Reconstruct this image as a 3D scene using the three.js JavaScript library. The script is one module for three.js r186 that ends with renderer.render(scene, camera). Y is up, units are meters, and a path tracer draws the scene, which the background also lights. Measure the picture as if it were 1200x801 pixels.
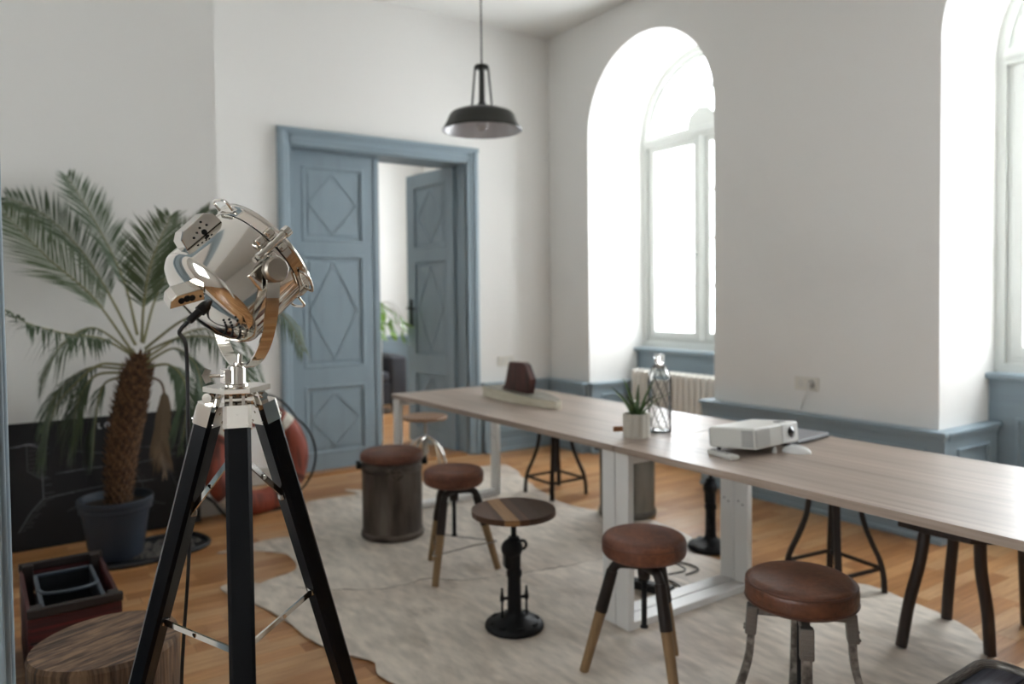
import * as THREE from 'three';
import { mergeGeometries } from 'three/addons/utils/BufferGeometryUtils.js';
import { RoundedBoxGeometry } from 'three/addons/geometries/RoundedBoxGeometry.js';
import { RectAreaLightUniformsLib } from 'three/addons/lights/RectAreaLightUniformsLib.js';

// ---------------------------------------------------------------- camera, sky, window light, exposure
const scene = new THREE.Scene();
const camera = new THREE.PerspectiveCamera(2 * Math.atan(400.5 / 892.3) * 180 / Math.PI, 1200 / 801, 0.05, 60);
camera.position.set(0, 1.32, 0);
camera.rotation.set(-0.030615, -0.596486, -0.0099067, 'YXZ');
camera.setViewOffset(1200, 801, 0, 26.4, 1200, 801);
camera.focus = 1.4;
camera.userData.fStop = 2.8;

const renderer = new THREE.WebGLRenderer({ antialias: true });
renderer.toneMapping = THREE.LinearToneMapping;
renderer.toneMappingExposure = 1.31;
renderer.shadowMap.enabled = true;
RectAreaLightUniformsLib.init();

const SKY = 6.0;                                          // overcast sky, even in all directions
scene.background = new THREE.Color(0.93, 0.97, 1.0);
scene.backgroundIntensity = SKY;
// the overcast daylight that enters through each window, one light per opening, as bright as the sky behind it
for (const [x, y, z, w, h, side] of [[4.97, 2.08, -4.24, 1.34, 2.5, 1], [4.97, 2.08, -1.38, 1.34, 2.5, 1], [4.9, 2.0, -7.3, 1.3, 2.4, 1], [-2.22, 1.65, -0.6, 1.2, 1.5, -1]]) {
  const l = new THREE.RectAreaLight(new THREE.Color(0.93, 0.97, 1.0), SKY, w, h);
  l.position.set(x, y, z); l.lookAt(x - side, y, z); l.name = 'window_daylight'; scene.add(l);
}

// ---------------------------------------------------------------- helpers
const V = (x, y, z) => new THREE.Vector3(x, y, z), PI = Math.PI;
function rng(seed) { let a = seed >>> 0; return () => { a = (a + 0x6D2B79F5) | 0; let t = Math.imul(a ^ (a >>> 15), 1 | a); t = (t + Math.imul(t ^ (t >>> 7), 61 | t)) ^ t; return ((t ^ (t >>> 14)) >>> 0) / 4294967296; }; }
const hash = (x, y, s) => { let h = (Math.imul(x, 374761393) + Math.imul(y, 668265263) + Math.imul(s, 974711)) | 0; h = Math.imul(h ^ (h >>> 13), 1274126177); return ((h ^ (h >>> 16)) >>> 0) / 4294967296; };
const sm = (t) => t * t * (3 - 2 * t), mod = (a, n) => ((a % n) + n) % n, lerp = (a, b, t) => a + (b - a) * t, clamp = (x, a = 0, b = 1) => Math.min(b, Math.max(a, x));
function vn(x, y, px, py, s) {
  const ix = Math.floor(x), iy = Math.floor(y), fx = sm(x - ix), fy = sm(y - iy), a = mod(ix, px), b = mod(ix + 1, px), c = mod(iy, py), d = mod(iy + 1, py);
  return lerp(lerp(hash(a, c, s), hash(b, c, s), fx), lerp(hash(a, d, s), hash(b, d, s), fx), fy);
}
function fbm(u, v, fx, fy, oct, s) { let t = 0, w = 0.5, n = 0; for (let i = 0; i < oct; i++) { t += w * vn(u * fx, v * fy, fx, fy, s + i * 7); n += w; w *= 0.5; fx *= 2; fy *= 2; } return t / n; }
const hex = (h) => [(h >> 16 & 255) / 255, (h >> 8 & 255) / 255, (h & 255) / 255];
const mixc = (a, b, t) => [lerp(a[0], b[0], t), lerp(a[1], b[1], t), lerp(a[2], b[2], t)];
function tex(w, h, fn, rep = [1, 1], srgb = true) {
  const d = new Uint8Array(w * h * 4);
  for (let y = 0; y < h; y++) for (let x = 0; x < w; x++) {
    const c = fn(x / w, y / h), i = (y * w + x) * 4, a = Array.isArray(c) ? c : [c, c, c];
    d[i] = clamp(a[0]) * 255; d[i + 1] = clamp(a[1]) * 255; d[i + 2] = clamp(a[2]) * 255; d[i + 3] = 255;
  }
  const t = new THREE.DataTexture(d, w, h); t.wrapS = t.wrapT = THREE.RepeatWrapping; t.magFilter = THREE.LinearFilter; t.minFilter = THREE.LinearMipmapLinearFilter; t.generateMipmaps = true;
  if (srgb) t.colorSpace = THREE.SRGBColorSpace; t.repeat.set(rep[0], rep[1]); t.needsUpdate = true; return t;
}
const std = (o) => new THREE.MeshStandardMaterial({ side: THREE.DoubleSide, ...o });
const phy = (o) => new THREE.MeshPhysicalMaterial({ side: THREE.DoubleSide, ...o });
function clean(g) {
  g = g.index ? g.toNonIndexed() : g;
  if (!g.attributes.normal) g.computeVertexNormals();
  for (const n of Object.keys(g.attributes)) if (!['position', 'normal', 'uv'].includes(n)) g.deleteAttribute(n);
  if (!g.attributes.uv) g.setAttribute('uv', new THREE.BufferAttribute(new Float32Array(g.attributes.position.count * 2), 2));
  g.morphAttributes = {}; g.clearGroups(); return g;
}
function join(l) { l = [l].flat(Infinity).map(clean); return l.length === 1 ? l[0] : mergeGeometries(l); }
// uv in metres, box mapped; u runs along the grain axis
function metric(geo, grain = 'x', du = 0, dv = 0) {
  const g = join(geo), p = g.attributes.position, n = g.attributes.normal, uv = g.attributes.uv, A = 'xyz', k = A.indexOf(grain);
  for (let t = 0; t < p.count; t += 3) {
    const m = [0, 0, 0];
    for (let i = 0; i < 3; i++) { m[0] += n.getX(t + i); m[1] += n.getY(t + i); m[2] += n.getZ(t + i); }
    const b = m.map(Math.abs), d = b.indexOf(Math.max(...b)), r = [0, 1, 2].filter((q) => q !== d), u = r.includes(k) ? k : r[0], w = r.find((q) => q !== u);
    for (let i = 0; i < 3; i++) uv.setXY(t + i, p.getComponent(t + i, u) + du, p.getComponent(t + i, w) + dv + d * 0.37);
  }
  return g;
}
const taken = {};
function numbered(n) { const k = taken[n] = (taken[n] ?? -1) + 1; return k ? n + '_' + String(k).padStart(3, '0') : n; }
function mesh(name, geos, m, parent, label) {
  const o = new THREE.Mesh(join(geos), m); o.name = name; o.castShadow = o.receiveShadow = true; if (label) o.userData.label = label; parent.add(o); return o;
}
function thing(name, label, category, pos = [0, 0, 0], turn = 0, group, kind) {
  const o = new THREE.Group(); o.name = numbered(name); o.position.set(...pos); o.rotation.y = turn; o.userData = { label, category };
  if (group) o.userData.group = group; if (kind) o.userData.kind = kind; scene.add(o); return o;
}
const structure = (name, label, category, pos, turn) => { const o = thing(name, label, category, pos, turn, null, 'structure'); o.name = name; return o; };
function one(name, label, category, geos, m, pos = [0, 0, 0], turn = 0, group, kind) {
  const o = new THREE.Mesh(join(geos), m); o.name = kind === 'structure' ? name : numbered(name); o.castShadow = o.receiveShadow = true; o.position.set(...pos); o.rotation.y = turn;
  o.userData = { label, category }; if (group) o.userData.group = group; if (kind) o.userData.kind = kind; scene.add(o); return o;
}
function box(w, h, d, x = 0, y = 0, z = 0, r = 0) { const g = r ? new RoundedBoxGeometry(w, h, d, 2, r) : new THREE.BoxGeometry(w, h, d); return clean(g).translate(x, y, z); }
const slab = (x0, x1, y0, y1, z0, z1, r = 0) => box(x1 - x0, y1 - y0, z1 - z0, (x0 + x1) / 2, (y0 + y1) / 2, (z0 + z1) / 2, r);
function rod(a, b, r0, r1 = r0, seg = 14) {
  const d = b.clone().sub(a), g = clean(new THREE.CylinderGeometry(r1, r0, d.length(), seg, 1));
  return g.applyMatrix4(new THREE.Matrix4().compose(a.clone().add(b).multiplyScalar(0.5), new THREE.Quaternion().setFromUnitVectors(V(0, 1, 0), d.normalize()), V(1, 1, 1)));
}
// rectangular bar from a to b, side as a hint for its width direction
function bar(a, b, w, t, side = V(0, 1, 0), r = 0) {
  const d = b.clone().sub(a), L = d.length(); d.normalize(); const s = side.clone().addScaledVector(d, -side.dot(d)).normalize(), n = s.clone().cross(d);
  return box(w, L, t, 0, 0, 0, r).applyMatrix4(new THREE.Matrix4().makeBasis(s, d, n).setPosition(a.clone().add(b).multiplyScalar(0.5)));
}
function tube(pts, r, seg = 32, rad = 10, closed = false) { return clean(new THREE.TubeGeometry(new THREE.CatmullRomCurve3(pts.map((p) => p.isVector3 ? p : V(...p)), closed, 'centripetal'), seg, r, rad, closed)); }
const lathe = (pts, seg = 40) => clean(new THREE.LatheGeometry(pts.map(([r, y]) => new THREE.Vector2(r, y)), seg));
function rounded(r, y0, y1, e, n = 5) {          // closed profile of a disc with rounded rim
  const p = [[0.0001, y0], [r - e, y0]];
  for (let i = 1; i <= n; i++) { const a = -PI / 2 + PI / 2 * i / n; p.push([r - e + Math.cos(a) * e, y0 + e + Math.sin(a) * e]); }
  for (let i = 0; i <= n; i++) { const a = PI / 2 * i / n; p.push([r - e + Math.cos(a) * e, y1 - e + Math.sin(a) * e]); }
  p.push([0.0001, y1]); return p;
}
function extrude(pts, depth, bevel = 0, seg = 12) {
  const s = pts instanceof THREE.Shape ? pts : new THREE.Shape(pts.map(([x, y]) => new THREE.Vector2(x, y)));
  return clean(new THREE.ExtrudeGeometry(s, { depth, bevelEnabled: bevel > 0, bevelThickness: bevel, bevelSize: bevel, bevelSegments: 2, curveSegments: seg }));
}

const strips = (a, b, y0, y1, t, z0, z1, r = 0) => [slab(a, b, y1 - t, y1, z0, z1, r), slab(a, b, y0, y0 + t, z0, z1, r), slab(a, a + t, y0 + t, y1 - t, z0, z1, r), slab(b - t, b, y0 + t, y1 - t, z0, z1, r)];

// ---------------------------------------------------------------- materials
const plasterBump = tex(256, 256, (u, v) => fbm(u, v, 8, 8, 5, 3), [0.8, 0.8], false);
const plasterMap = tex(256, 256, (u, v) => { const n = 0.975 + 0.05 * fbm(u, v, 4, 4, 4, 11); return [n, n, n]; }, [0.35, 0.35]);
const M = {};
M.wall = std({ color: 0xe9e8e5, roughness: 0.95, map: plasterMap, bumpMap: plasterBump, bumpScale: 0.0015 });
M.ceiling = std({ color: 0xeaeae7, roughness: 0.95, map: plasterMap });
const paintBump = tex(256, 256, (u, v) => fbm(u, v, 6, 48, 4, 21), [1, 1], false);
const paintMap = tex(256, 256, (u, v) => { const n = 0.95 + 0.1 * fbm(u, v, 3, 20, 4, 5); return [n, n, n]; });
M.blue = std({ color: 0x8b9ca6, roughness: 0.5, map: paintMap, bumpMap: paintBump, bumpScale: 0.0004 });
M.winWhite = std({ color: 0xd9dcd8, roughness: 0.45 });
M.glass = phy({ color: 0xffffff, transmission: 1, thickness: 0, roughness: 0.0, ior: 1.5 });
M.white = std({ color: 0xe6e6e4, roughness: 0.35 });
M.radiator = std({ color: 0xe8e4dc, roughness: 0.4 });
M.chrome = std({ color: 0xd8d4cd, roughness: 0.07, metalness: 1 });
M.steel = std({ color: 0xb9b9b8, roughness: 0.25, metalness: 1 });
M.brushed = std({ color: 0xa39b91, roughness: 0.32, metalness: 1 });
M.hole = std({ color: 0x0a0a0a, roughness: 0.9 });
M.blackWood = phy({ color: 0x07090c, roughness: 0.25, specularIntensity: 0.3 });
M.rubber = std({ color: 0x0e0e0f, roughness: 0.6 });
M.iron = std({ color: 0x15171a, roughness: 0.5, metalness: 0.5 });
M.brownIron = std({ color: 0x2c2522, roughness: 0.5, metalness: 0.5 });
const greyIronTex = tex(256, 256, (u, v) => mixc(hex(0x4e4a46), hex(0x94908a), clamp(fbm(u, v, 10, 10, 5, 31) * 1.9 - 0.4)), [6, 6]);
M.greyIron = std({ map: greyIronTex, roughness: 0.5, metalness: 0.55 });
function woodTex(c1, c2, seed, fx = 2, fy = 24, rep = [0.8, 4], k = 1.6, w = 512, h = 256) {
  return tex(w, h, (u, v) => { const a = fbm(u, v, fx, fy, 5, seed), b = fbm(u, v, fx * 4, fy * 4, 3, seed + 50), q = fbm(u, v, 2, 3, 3, seed + 90); return mixc(c1, c2, clamp((a * 0.55 + b * 0.3 + q * 0.3 - 0.55) * k + 0.5)); }, rep);
}
const oak = woodTex(hex(0x9f754d), hex(0xcfa77a), 101, 3, 20, [0.9, 5]);
M.oak = [0xffffff, 0xf0e2d2, 0xe2cfb8, 0xfff4e6, 0xd6bfa6].map((c) => std({ map: oak, color: c, roughness: 0.33 }));
M.subfloor = std({ color: 0x5e4530, roughness: 0.9 });
M.tabletop = std({ map: woodTex(hex(0x85766a), hex(0xb3a396), 140, 2, 26, [0.7, 2.2], 1.7), roughness: 0.39, bumpMap: tex(256, 256, (u, v) => fbm(u, v, 3, 60, 4, 8), [0.7, 2.2], false), bumpScale: 0.0004 });
const leatherTex = (a, b, s) => tex(512, 512, (u, v) => mixc(a, b, clamp((fbm(u, v, 6, 6, 5, s) * 0.7 + fbm(u, v, 40, 40, 3, s + 9) * 0.4 - 0.5) * 2 + 0.45)), [2.2, 2.2]);
const leatherBump = tex(256, 256, (u, v) => fbm(u, v, 36, 36, 3, 77), [5, 5], false);
M.leather = std({ map: leatherTex(hex(0x553022), hex(0x815039), 200), roughness: 0.5, bumpMap: leatherBump, bumpScale: 0.0009 });
M.darkLeather = std({ map: leatherTex(hex(0x3f2519), hex(0x6b422e), 210), roughness: 0.42, bumpMap: leatherBump, bumpScale: 0.0009 });
M.legWood = std({ map: woodTex(hex(0x6d553a), hex(0x997a54), 220, 2, 24, [2, 8]), roughness: 0.55 });
M.zinc = std({ map: tex(512, 512, (u, v) => mixc(hex(0x5a564f), hex(0x8c8880), clamp(fbm(u, v, 8, 5, 5, 300) * 2 - 0.5)), [2, 2]), roughness: 0.55, metalness: 0.5 });
M.rustCan = std({ map: tex(512, 512, (u, v) => mixc(hex(0x352c26), hex(0x716860), clamp(fbm(u, v, 7, 5, 6, 320) * 2.2 - 0.6)), [2, 2]), roughness: 0.55, metalness: 0.45 });
M.walnut = [std({ map: woodTex(hex(0x3c281c), hex(0x63452f), 240, 2, 20, [2, 8]), roughness: 0.4 }), std({ map: woodTex(hex(0x765434), hex(0xa27d52), 241, 2, 20, [2, 8]), roughness: 0.4 }), std({ map: woodTex(hex(0x2c1f18), hex(0x4a3527), 242, 2, 20, [2, 8]), roughness: 0.4 })];
M.darkBranch = std({ map: woodTex(hex(0x1a0f0a), hex(0x38241a), 250, 3, 16, [3, 8]), roughness: 0.5 });
M.planter = std({ color: 0xc9c4b9, roughness: 0.6 });
M.aloe = std({ map: tex(128, 128, (u, v) => mixc(hex(0x2c4426), hex(0x5c7a44), fbm(u, v, 4, 12, 3, 6)), [6, 6]), roughness: 0.45 });
M.clearGlass = phy({ color: 0xffffff, transmission: 1, thickness: 0.004, roughness: 0.02, ior: 1.47 });
M.wire = std({ color: 0x1f1e1a, roughness: 0.4, metalness: 0.8 });
M.tag = std({ color: 0x8a5a38, roughness: 0.7 });
M.plastic = std({ color: 0xd2d1cb, roughness: 0.4 });
M.plasticGrey = std({ color: 0x77777a, roughness: 0.5 });
M.dark = std({ color: 0x1b1c1f, roughness: 0.4 });
M.lens = phy({ color: 0x0c0d12, roughness: 0.05, clearcoat: 1 });
M.pendant = std({ color: 0x23241f, roughness: 0.35, metalness: 0.1 });
M.pendantIn = std({ color: 0xcfcfd4, roughness: 0.25 });
M.potPlastic = std({ color: 0x2b3440, roughness: 0.55 });
M.soil = std({ map: tex(128, 128, (u, v) => mixc(hex(0x1c1510), hex(0x45372a), fbm(u, v, 16, 16, 4, 4)), [8, 8]), roughness: 1 });
M.trunk = std({ map: tex(128, 128, (u, v) => mixc(hex(0x2e1d12), hex(0x7a5a3c), clamp(fbm(u, v, 14, 14, 4, 14) * 1.7 - 0.3)), [6, 6]), roughness: 0.95 });
M.frond = phy({ color: 0x425439, roughness: 0.55, transmission: 0.12, thickness: 0 });
M.frondB = phy({ color: 0x4f5d3f, roughness: 0.6, transmission: 0.12, thickness: 0 });
M.frondDry = phy({ color: 0x6d5a45, roughness: 0.8, transmission: 0.1, thickness: 0 });
M.rachis = std({ color: 0x7d7a52, roughness: 0.6 });
M.buoy = std({ map: tex(256, 256, (u, v) => { const s = fbm(u, v, 12, 6, 5, 41); return mixc(hex(0x8f4331), hex(0x54291f), clamp((s - 0.5) * 3.4)); }, [3, 1]), roughness: 0.6 });
M.buoyWhite = std({ color: 0xc9c3b6, roughness: 0.7 });
M.rope = std({ color: 0x20211f, roughness: 0.9 });
M.stumpTop = std({ map: woodTex(hex(0x2e2018), hex(0x8a6e55), 400, 5, 22, [2.2, 4], 2.8, 512, 512), roughness: 0.75, bumpMap: tex(256, 256, (u, v) => fbm(u, v, 4, 30, 5, 401), [2.2, 4], false), bumpScale: 0.004 });
M.stumpSide = std({ map: woodTex(hex(0x33241a), hex(0x85694e), 402, 3, 20, [1.6, 4], 2.2), roughness: 0.8, bumpMap: tex(256, 256, (u, v) => fbm(u, v, 4, 24, 5, 403), [1.6, 4], false), bumpScale: 0.006 });
M.crate = std({ map: woodTex(hex(0x240708), hex(0x5e1414), 410, 2, 16, [2, 6], 2.0), roughness: 0.6 });
M.crateDark = std({ color: 0x1c1311, roughness: 0.6 });
M.bin = std({ color: 0x14181d, roughness: 0.5 });
M.binRim = std({ color: 0x3a434d, roughness: 0.45 });
function hideTex(seed, dark) {
  return tex(1024, 1024, (u, v) => {
    const f = fbm(u, v, 90, 30, 3, seed), b = fbm(u, v, 3, 3, 5, seed + 20), s = fbm(u, v, 24, 12, 4, seed + 40);
    let c = mixc(hex(0xd5cbbe), hex(0xa9998a), clamp((b - 0.45) * 2.0 + dark)); c = mixc(c, hex(0x8e7f70), clamp((s - 0.62) * 1.7)); const k = 0.86 + 0.26 * f; return [c[0] * k, c[1] * k, c[2] * k];
  }, [0.42, 0.42]);
}
const furBump = tex(512, 512, (u, v) => fbm(u, v, 80, 40, 4, 61), [1.4, 1.4], false);
M.hideA = phy({ map: hideTex(500, -0.15), roughness: 0.5, sheen: 0.15, sheenRoughness: 0.5, sheenColor: new THREE.Color(0.8, 0.78, 0.75), bumpMap: furBump, bumpScale: 0.0014 });
M.hideB = phy({ map: hideTex(540, 0.1), roughness: 0.55, sheen: 0.15, sheenRoughness: 0.5, sheenColor: new THREE.Color(0.8, 0.78, 0.75), bumpMap: furBump, bumpScale: 0.0014 });
M.sofa = std({ color: 0x2b2d33, roughness: 0.8 });
M.leafBright = phy({ color: 0x86b04e, roughness: 0.5, transmission: 0.35, thickness: 0 });
M.socket = std({ color: 0xdcd9d0, roughness: 0.4 });

// ---------------------------------------------------------------- the room
const XB = 4.115, ZA = -5.45, CEIL = 3.59, XOUT = 4.95, XW = 4.77;
const NICHES = [[-4.91, -3.57], [-2.05, -0.71]], SPRING = 2.64;

{ // floor boards: strips along x, laid in rows
  const fl = structure('floor', 'honey oak strip floor laid in short staggered boards', 'floor');
  mesh('subfloor', slab(-2.2, 5.0, -0.2, -0.014, -9.1, 2.9), M.subfloor, fl);
  const r = rng(7), W = 0.078, L = 0.52, boards = [];
  const shape = []; for (let k = 0; k < 8; k++) shape.push(metric(box(1, 0.014, W - 0.0012, 0, -0.007, 0), 'x', k * 1.37, k * 0.113));
  let row = 0;
  for (let z = 2.7; z > -9.0; z -= W, row++) {
    let x = -2.1 - r() * L;
    while (x < 4.9) { const l = L * (0.75 + 0.5 * r()), x0 = Math.max(x, -2.1), x1 = Math.min(x + l, 4.95); if (x1 - x0 > 0.04) boards.push({ x: (x0 + x1) / 2, l: x1 - x0 - 0.0012, z: z - W / 2, g: Math.floor(r() * 8), m: Math.floor(r() * 5) }); x += l; }
  }
  camera.updateMatrixWorld(true); camera.updateProjectionMatrix();
  const inRug = (x, z) => x > 1.25 && x < 2.95 && z > -4.5 && z < -1.3;
  for (const b of boards) {
    const p = V(b.x, 0, b.z), q = p.clone().project(camera), d = Math.hypot(b.x, b.z);
    b.s = b.z < -5.45 || b.x < 0 || b.x > 4.1 || b.z > -0.4 || Math.abs(q.x) > 1.12 || Math.abs(q.y) > 1.25 || inRug(b.x, b.z) ? 0 : 1 / (d * d * d);
  }
  boards.sort((a, b) => b.s - a.s);
  const rest = [[], [], [], [], []];
  boards.forEach((b, i) => {
    if (i < 300 && b.s > 0) { const o = new THREE.Mesh(shape[b.g], M.oak[b.m]); o.name = 'plank'; o.scale.x = b.l; o.position.set(b.x, 0, b.z); o.castShadow = o.receiveShadow = true; fl.add(o); }
    else rest[b.m].push(shape[b.g].clone().scale(b.l, 1, 1).translate(b.x, 0, b.z));
  });
  rest.forEach((l, m) => { if (l.length) mesh('plank_field', l, M.oak[m], fl).userData.kind = 'stuff'; });
}
one('ceiling', 'plain white plaster ceiling', 'ceiling', metric(slab(-2.2, 5.0, CEIL, CEIL + 0.2, -9.1, 2.9)), M.ceiling, [0, 0, 0], 0, null, 'structure');
function arch(s, x0, x1, y0, ys) { const h = new THREE.Path(); h.moveTo(x0, y0); h.lineTo(x0, ys); h.absarc((x0 + x1) / 2, ys, (x1 - x0) / 2, PI, 0, true); h.lineTo(x1, y0); h.lineTo(x0, y0); s.holes.push(h); return s; }
const rect = (x0, x1, y0, y1) => { const s = new THREE.Shape(); s.moveTo(x0, y0); s.lineTo(x1, y0); s.lineTo(x1, y1); s.lineTo(x0, y1); s.lineTo(x0, y0); return s; };
{ // window wall with deep arched niches
  const s = rect(ZA - 0.3, 2.9, -0.2, CEIL + 0.2); for (const [a, b] of NICHES) arch(s, a, b, -0.05, SPRING);
  one('wall_windows', 'thick white plaster wall with deep arched window niches', 'wall', metric(extrude(s, XOUT - XB, 0, 40).rotateY(-PI / 2).translate(XOUT, 0, 0), 'y'), M.wall, [0, 0, 0], 0, null, 'structure');
  // end wall with the double door opening
  const e = rect(-2.2, XB, -0.2, CEIL + 0.2), h = new THREE.Path(); h.moveTo(1.785, -0.05); h.lineTo(3.245, -0.05); h.lineTo(3.245, 2.43); h.lineTo(1.785, 2.43); h.lineTo(1.785, -0.05); e.holes.push(h);
  one('wall_end', 'white plaster wall around the blue double door', 'wall', metric(extrude(e, 0.3).translate(0, 0, ZA - 0.3), 'y'), M.wall, [0, 0, 0], 0, null, 'structure');
  one('wall_breast', 'white projecting wall behind the potted palm', 'wall', metric(slab(-0.02, 1.137, -0.1, CEIL + 0.1, ZA - 0.01, -4.85), 'y'), M.wall, [0, 0, 0], 0, null, 'structure');
  const w = rect(ZA - 0.3, 2.9, -0.2, CEIL + 0.2), d = new THREE.Path(); d.moveTo(-1.45, -0.05); d.lineTo(0.55, -0.05); d.lineTo(0.55, 2.25); d.lineTo(-1.45, 2.25); d.lineTo(-1.45, -0.05); w.holes.push(d);
  one('wall_entrance', 'white plaster wall with the open entrance doorway', 'wall', metric(extrude(w, 0.3).rotateY(-PI / 2).translate(-0.02, 0, 0), 'y'), M.wall, [0, 0, 0], 0, null, 'structure');
  one('wall_back', 'white plaster wall opposite the double door', 'wall', metric(slab(-2.2, XOUT, -0.2, CEIL + 0.2, 2.6, 2.9), 'y'), M.wall, [0, 0, 0], 0, null, 'structure');
  one('wall_hall', 'white plaster wall of the entrance hall', 'wall', metric((() => { const q = rect(-9.1, 2.9, -0.2, CEIL + 0.2), k = new THREE.Path(); k.moveTo(-1.2, 0.9); k.lineTo(0.0, 0.9); k.lineTo(0.0, 2.4); k.lineTo(-1.2, 2.4); k.lineTo(-1.2, 0.9); q.holes.push(k); return extrude(q, 0.3).rotateY(-PI / 2).translate(-1.9, 0, 0); })(), 'y'), M.wall, [0, 0, 0], 0, null, 'structure');
  // the next room
  one('wall_next_room', 'white wall of the next room behind the sofa', 'wall', metric(slab(-2.2, XOUT, -0.2, CEIL + 0.2, -9.1, -8.8), 'y'), M.wall, [0, 0, 0], 0, null, 'structure');
  const n = rect(-8.8, ZA - 0.3, -0.2, CEIL + 0.2); arch(n, -7.95, -6.65, 0.85, 2.5);
  one('wall_next_room_windows', 'white window wall of the next room', 'wall', metric(extrude(n, 0.25, 0, 40).rotateY(-PI / 2).translate(4.86, 0, 0), 'y'), M.wall, [0, 0, 0], 0, null, 'structure');
  one('wall_next_room_side', 'white side wall of the next room', 'wall', metric(slab(-0.3, 0, -0.2, CEIL + 0.2, -8.8, ZA - 0.3), 'y'), M.wall, [0, 0, 0], 0, null, 'structure');
}
// ---------------------------------------------------------------- windows
function buildWindow(n, zc, label) {
  const g = structure('window_' + n, label, 'window', [XW, 0, zc], -PI / 2), hw = 0.67, y0 = 0.862;
  const ring = (o, i, yo, yi, t, z) => { const s = new THREE.Shape(); s.moveTo(-o, yo); s.lineTo(o, yo); s.lineTo(o, SPRING); s.absarc(0, SPRING, o, 0, PI, false); s.lineTo(-o, yo); const h = new THREE.Path(); h.moveTo(-i, yi); h.lineTo(-i, SPRING); h.absarc(0, SPRING, i, PI, 0, true); h.lineTo(i, yi); h.lineTo(-i, yi); s.holes.push(h); return extrude(s, t, 0, 36).translate(0, 0, z); };
  mesh('outer_frame', [ring(hw, hw - 0.05, y0, y0 + 0.05, 0.08, -0.04), ring(hw - 0.045, hw - 0.085, y0 + 0.045, y0 + 0.085, 0.05, -0.035)], M.winWhite, g);
  mesh('transom', [slab(-0.63, 0.63, 2.585, 2.675, -0.045, 0.05, 0.008), slab(-0.63, 0.63, 2.62, 2.645, 0.04, 0.062, 0.006)], M.winWhite, g);
  mesh('mullion', [slab(-0.028, 0.028, 0.94, 2.6, -0.03, 0.05, 0.006), slab(-0.012, 0.012, 0.94, 2.6, 0.045, 0.062, 0.004)], M.winWhite, g);
  for (const s of [-1, 1]) {
    const a = Math.min(s * 0.03, s * 0.585), b = Math.max(s * 0.03, s * 0.585), st = 0.055, yb = 0.945, yt = 2.59;
    const sash = mesh('sash', [slab(a, a + st, yb, yt, -0.02, 0.03, 0.006), slab(b - st, b, yb, yt, -0.02, 0.03, 0.006), slab(a + st - 0.004, b - st + 0.004, yb + 0.0005, yb + 0.06, -0.0195, 0.0295, 0.003), slab(a + st - 0.004, b - st + 0.004, yt - 0.05, yt - 0.0005, -0.0195, 0.0295, 0.003)], M.winWhite, g);
    const g0 = yb + 0.06, gh = (yt - 0.05 - g0) / 4;
    for (let k = 0; k < 4; k++) {
      if (k) mesh('glazing_bar', slab(a + st, b - st, g0 + gh * k - 0.011, g0 + gh * k + 0.011, -0.012, 0.02, 0.004), M.winWhite, sash);
      mesh('pane', slab(a + st - 0.005, b - st + 0.005, g0 + gh * k, g0 + gh * (k + 1), -0.002, 0.001), M.glass, sash);
    }
    if (s < 0) mesh('window_handle', [slab(-0.052, -0.036, 1.56, 1.72, 0.03, 0.04, 0.003), rod(V(-0.044, 1.64, 0.035), V(-0.044, 1.64, 0.065), 0.008), slab(-0.051, -0.037, 1.63, 1.74, 0.06, 0.072, 0.004)], M.winWhite, sash);
  }
  const cy = 2.675, R = 0.585, fan = mesh('fanlight_hub', (() => { const s = new THREE.Shape(); s.moveTo(-0.15, cy); s.lineTo(0.15, cy); s.absarc(0, cy, 0.15, 0, PI, false); return extrude(s, 0.05, 0.004, 20).translate(0, 0, -0.02); })(), M.winWhite, g);
  for (let k = 0; k <= 5; k++) {
    const a = PI * k / 5;
    if (k && k < 5) mesh('fan_bar', bar(V(Math.cos(a) * 0.14, cy + Math.sin(a) * 0.14, 0.005), V(Math.cos(a) * R, cy + Math.sin(a) * (R - 0.03), 0.005), 0.022, 0.035, V(-Math.sin(a), Math.cos(a), 0)), M.winWhite, fan);
    if (k < 5) { const s = new THREE.Shape(), e = a + PI / 5; s.moveTo(Math.cos(a) * 0.145, cy + Math.sin(a) * 0.145); s.absarc(0, cy, 0.59, a, e, false); s.lineTo(Math.cos(e) * 0.145, cy + Math.sin(e) * 0.145); mesh('pane', extrude(s, 0.003, 0, 10), M.glass, fan); }
  }
}
buildWindow(1, -4.24, 'white arched casement window above the cast radiator');
buildWindow(2, -1.38, 'white arched casement window above the panelled blue apron');
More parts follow.
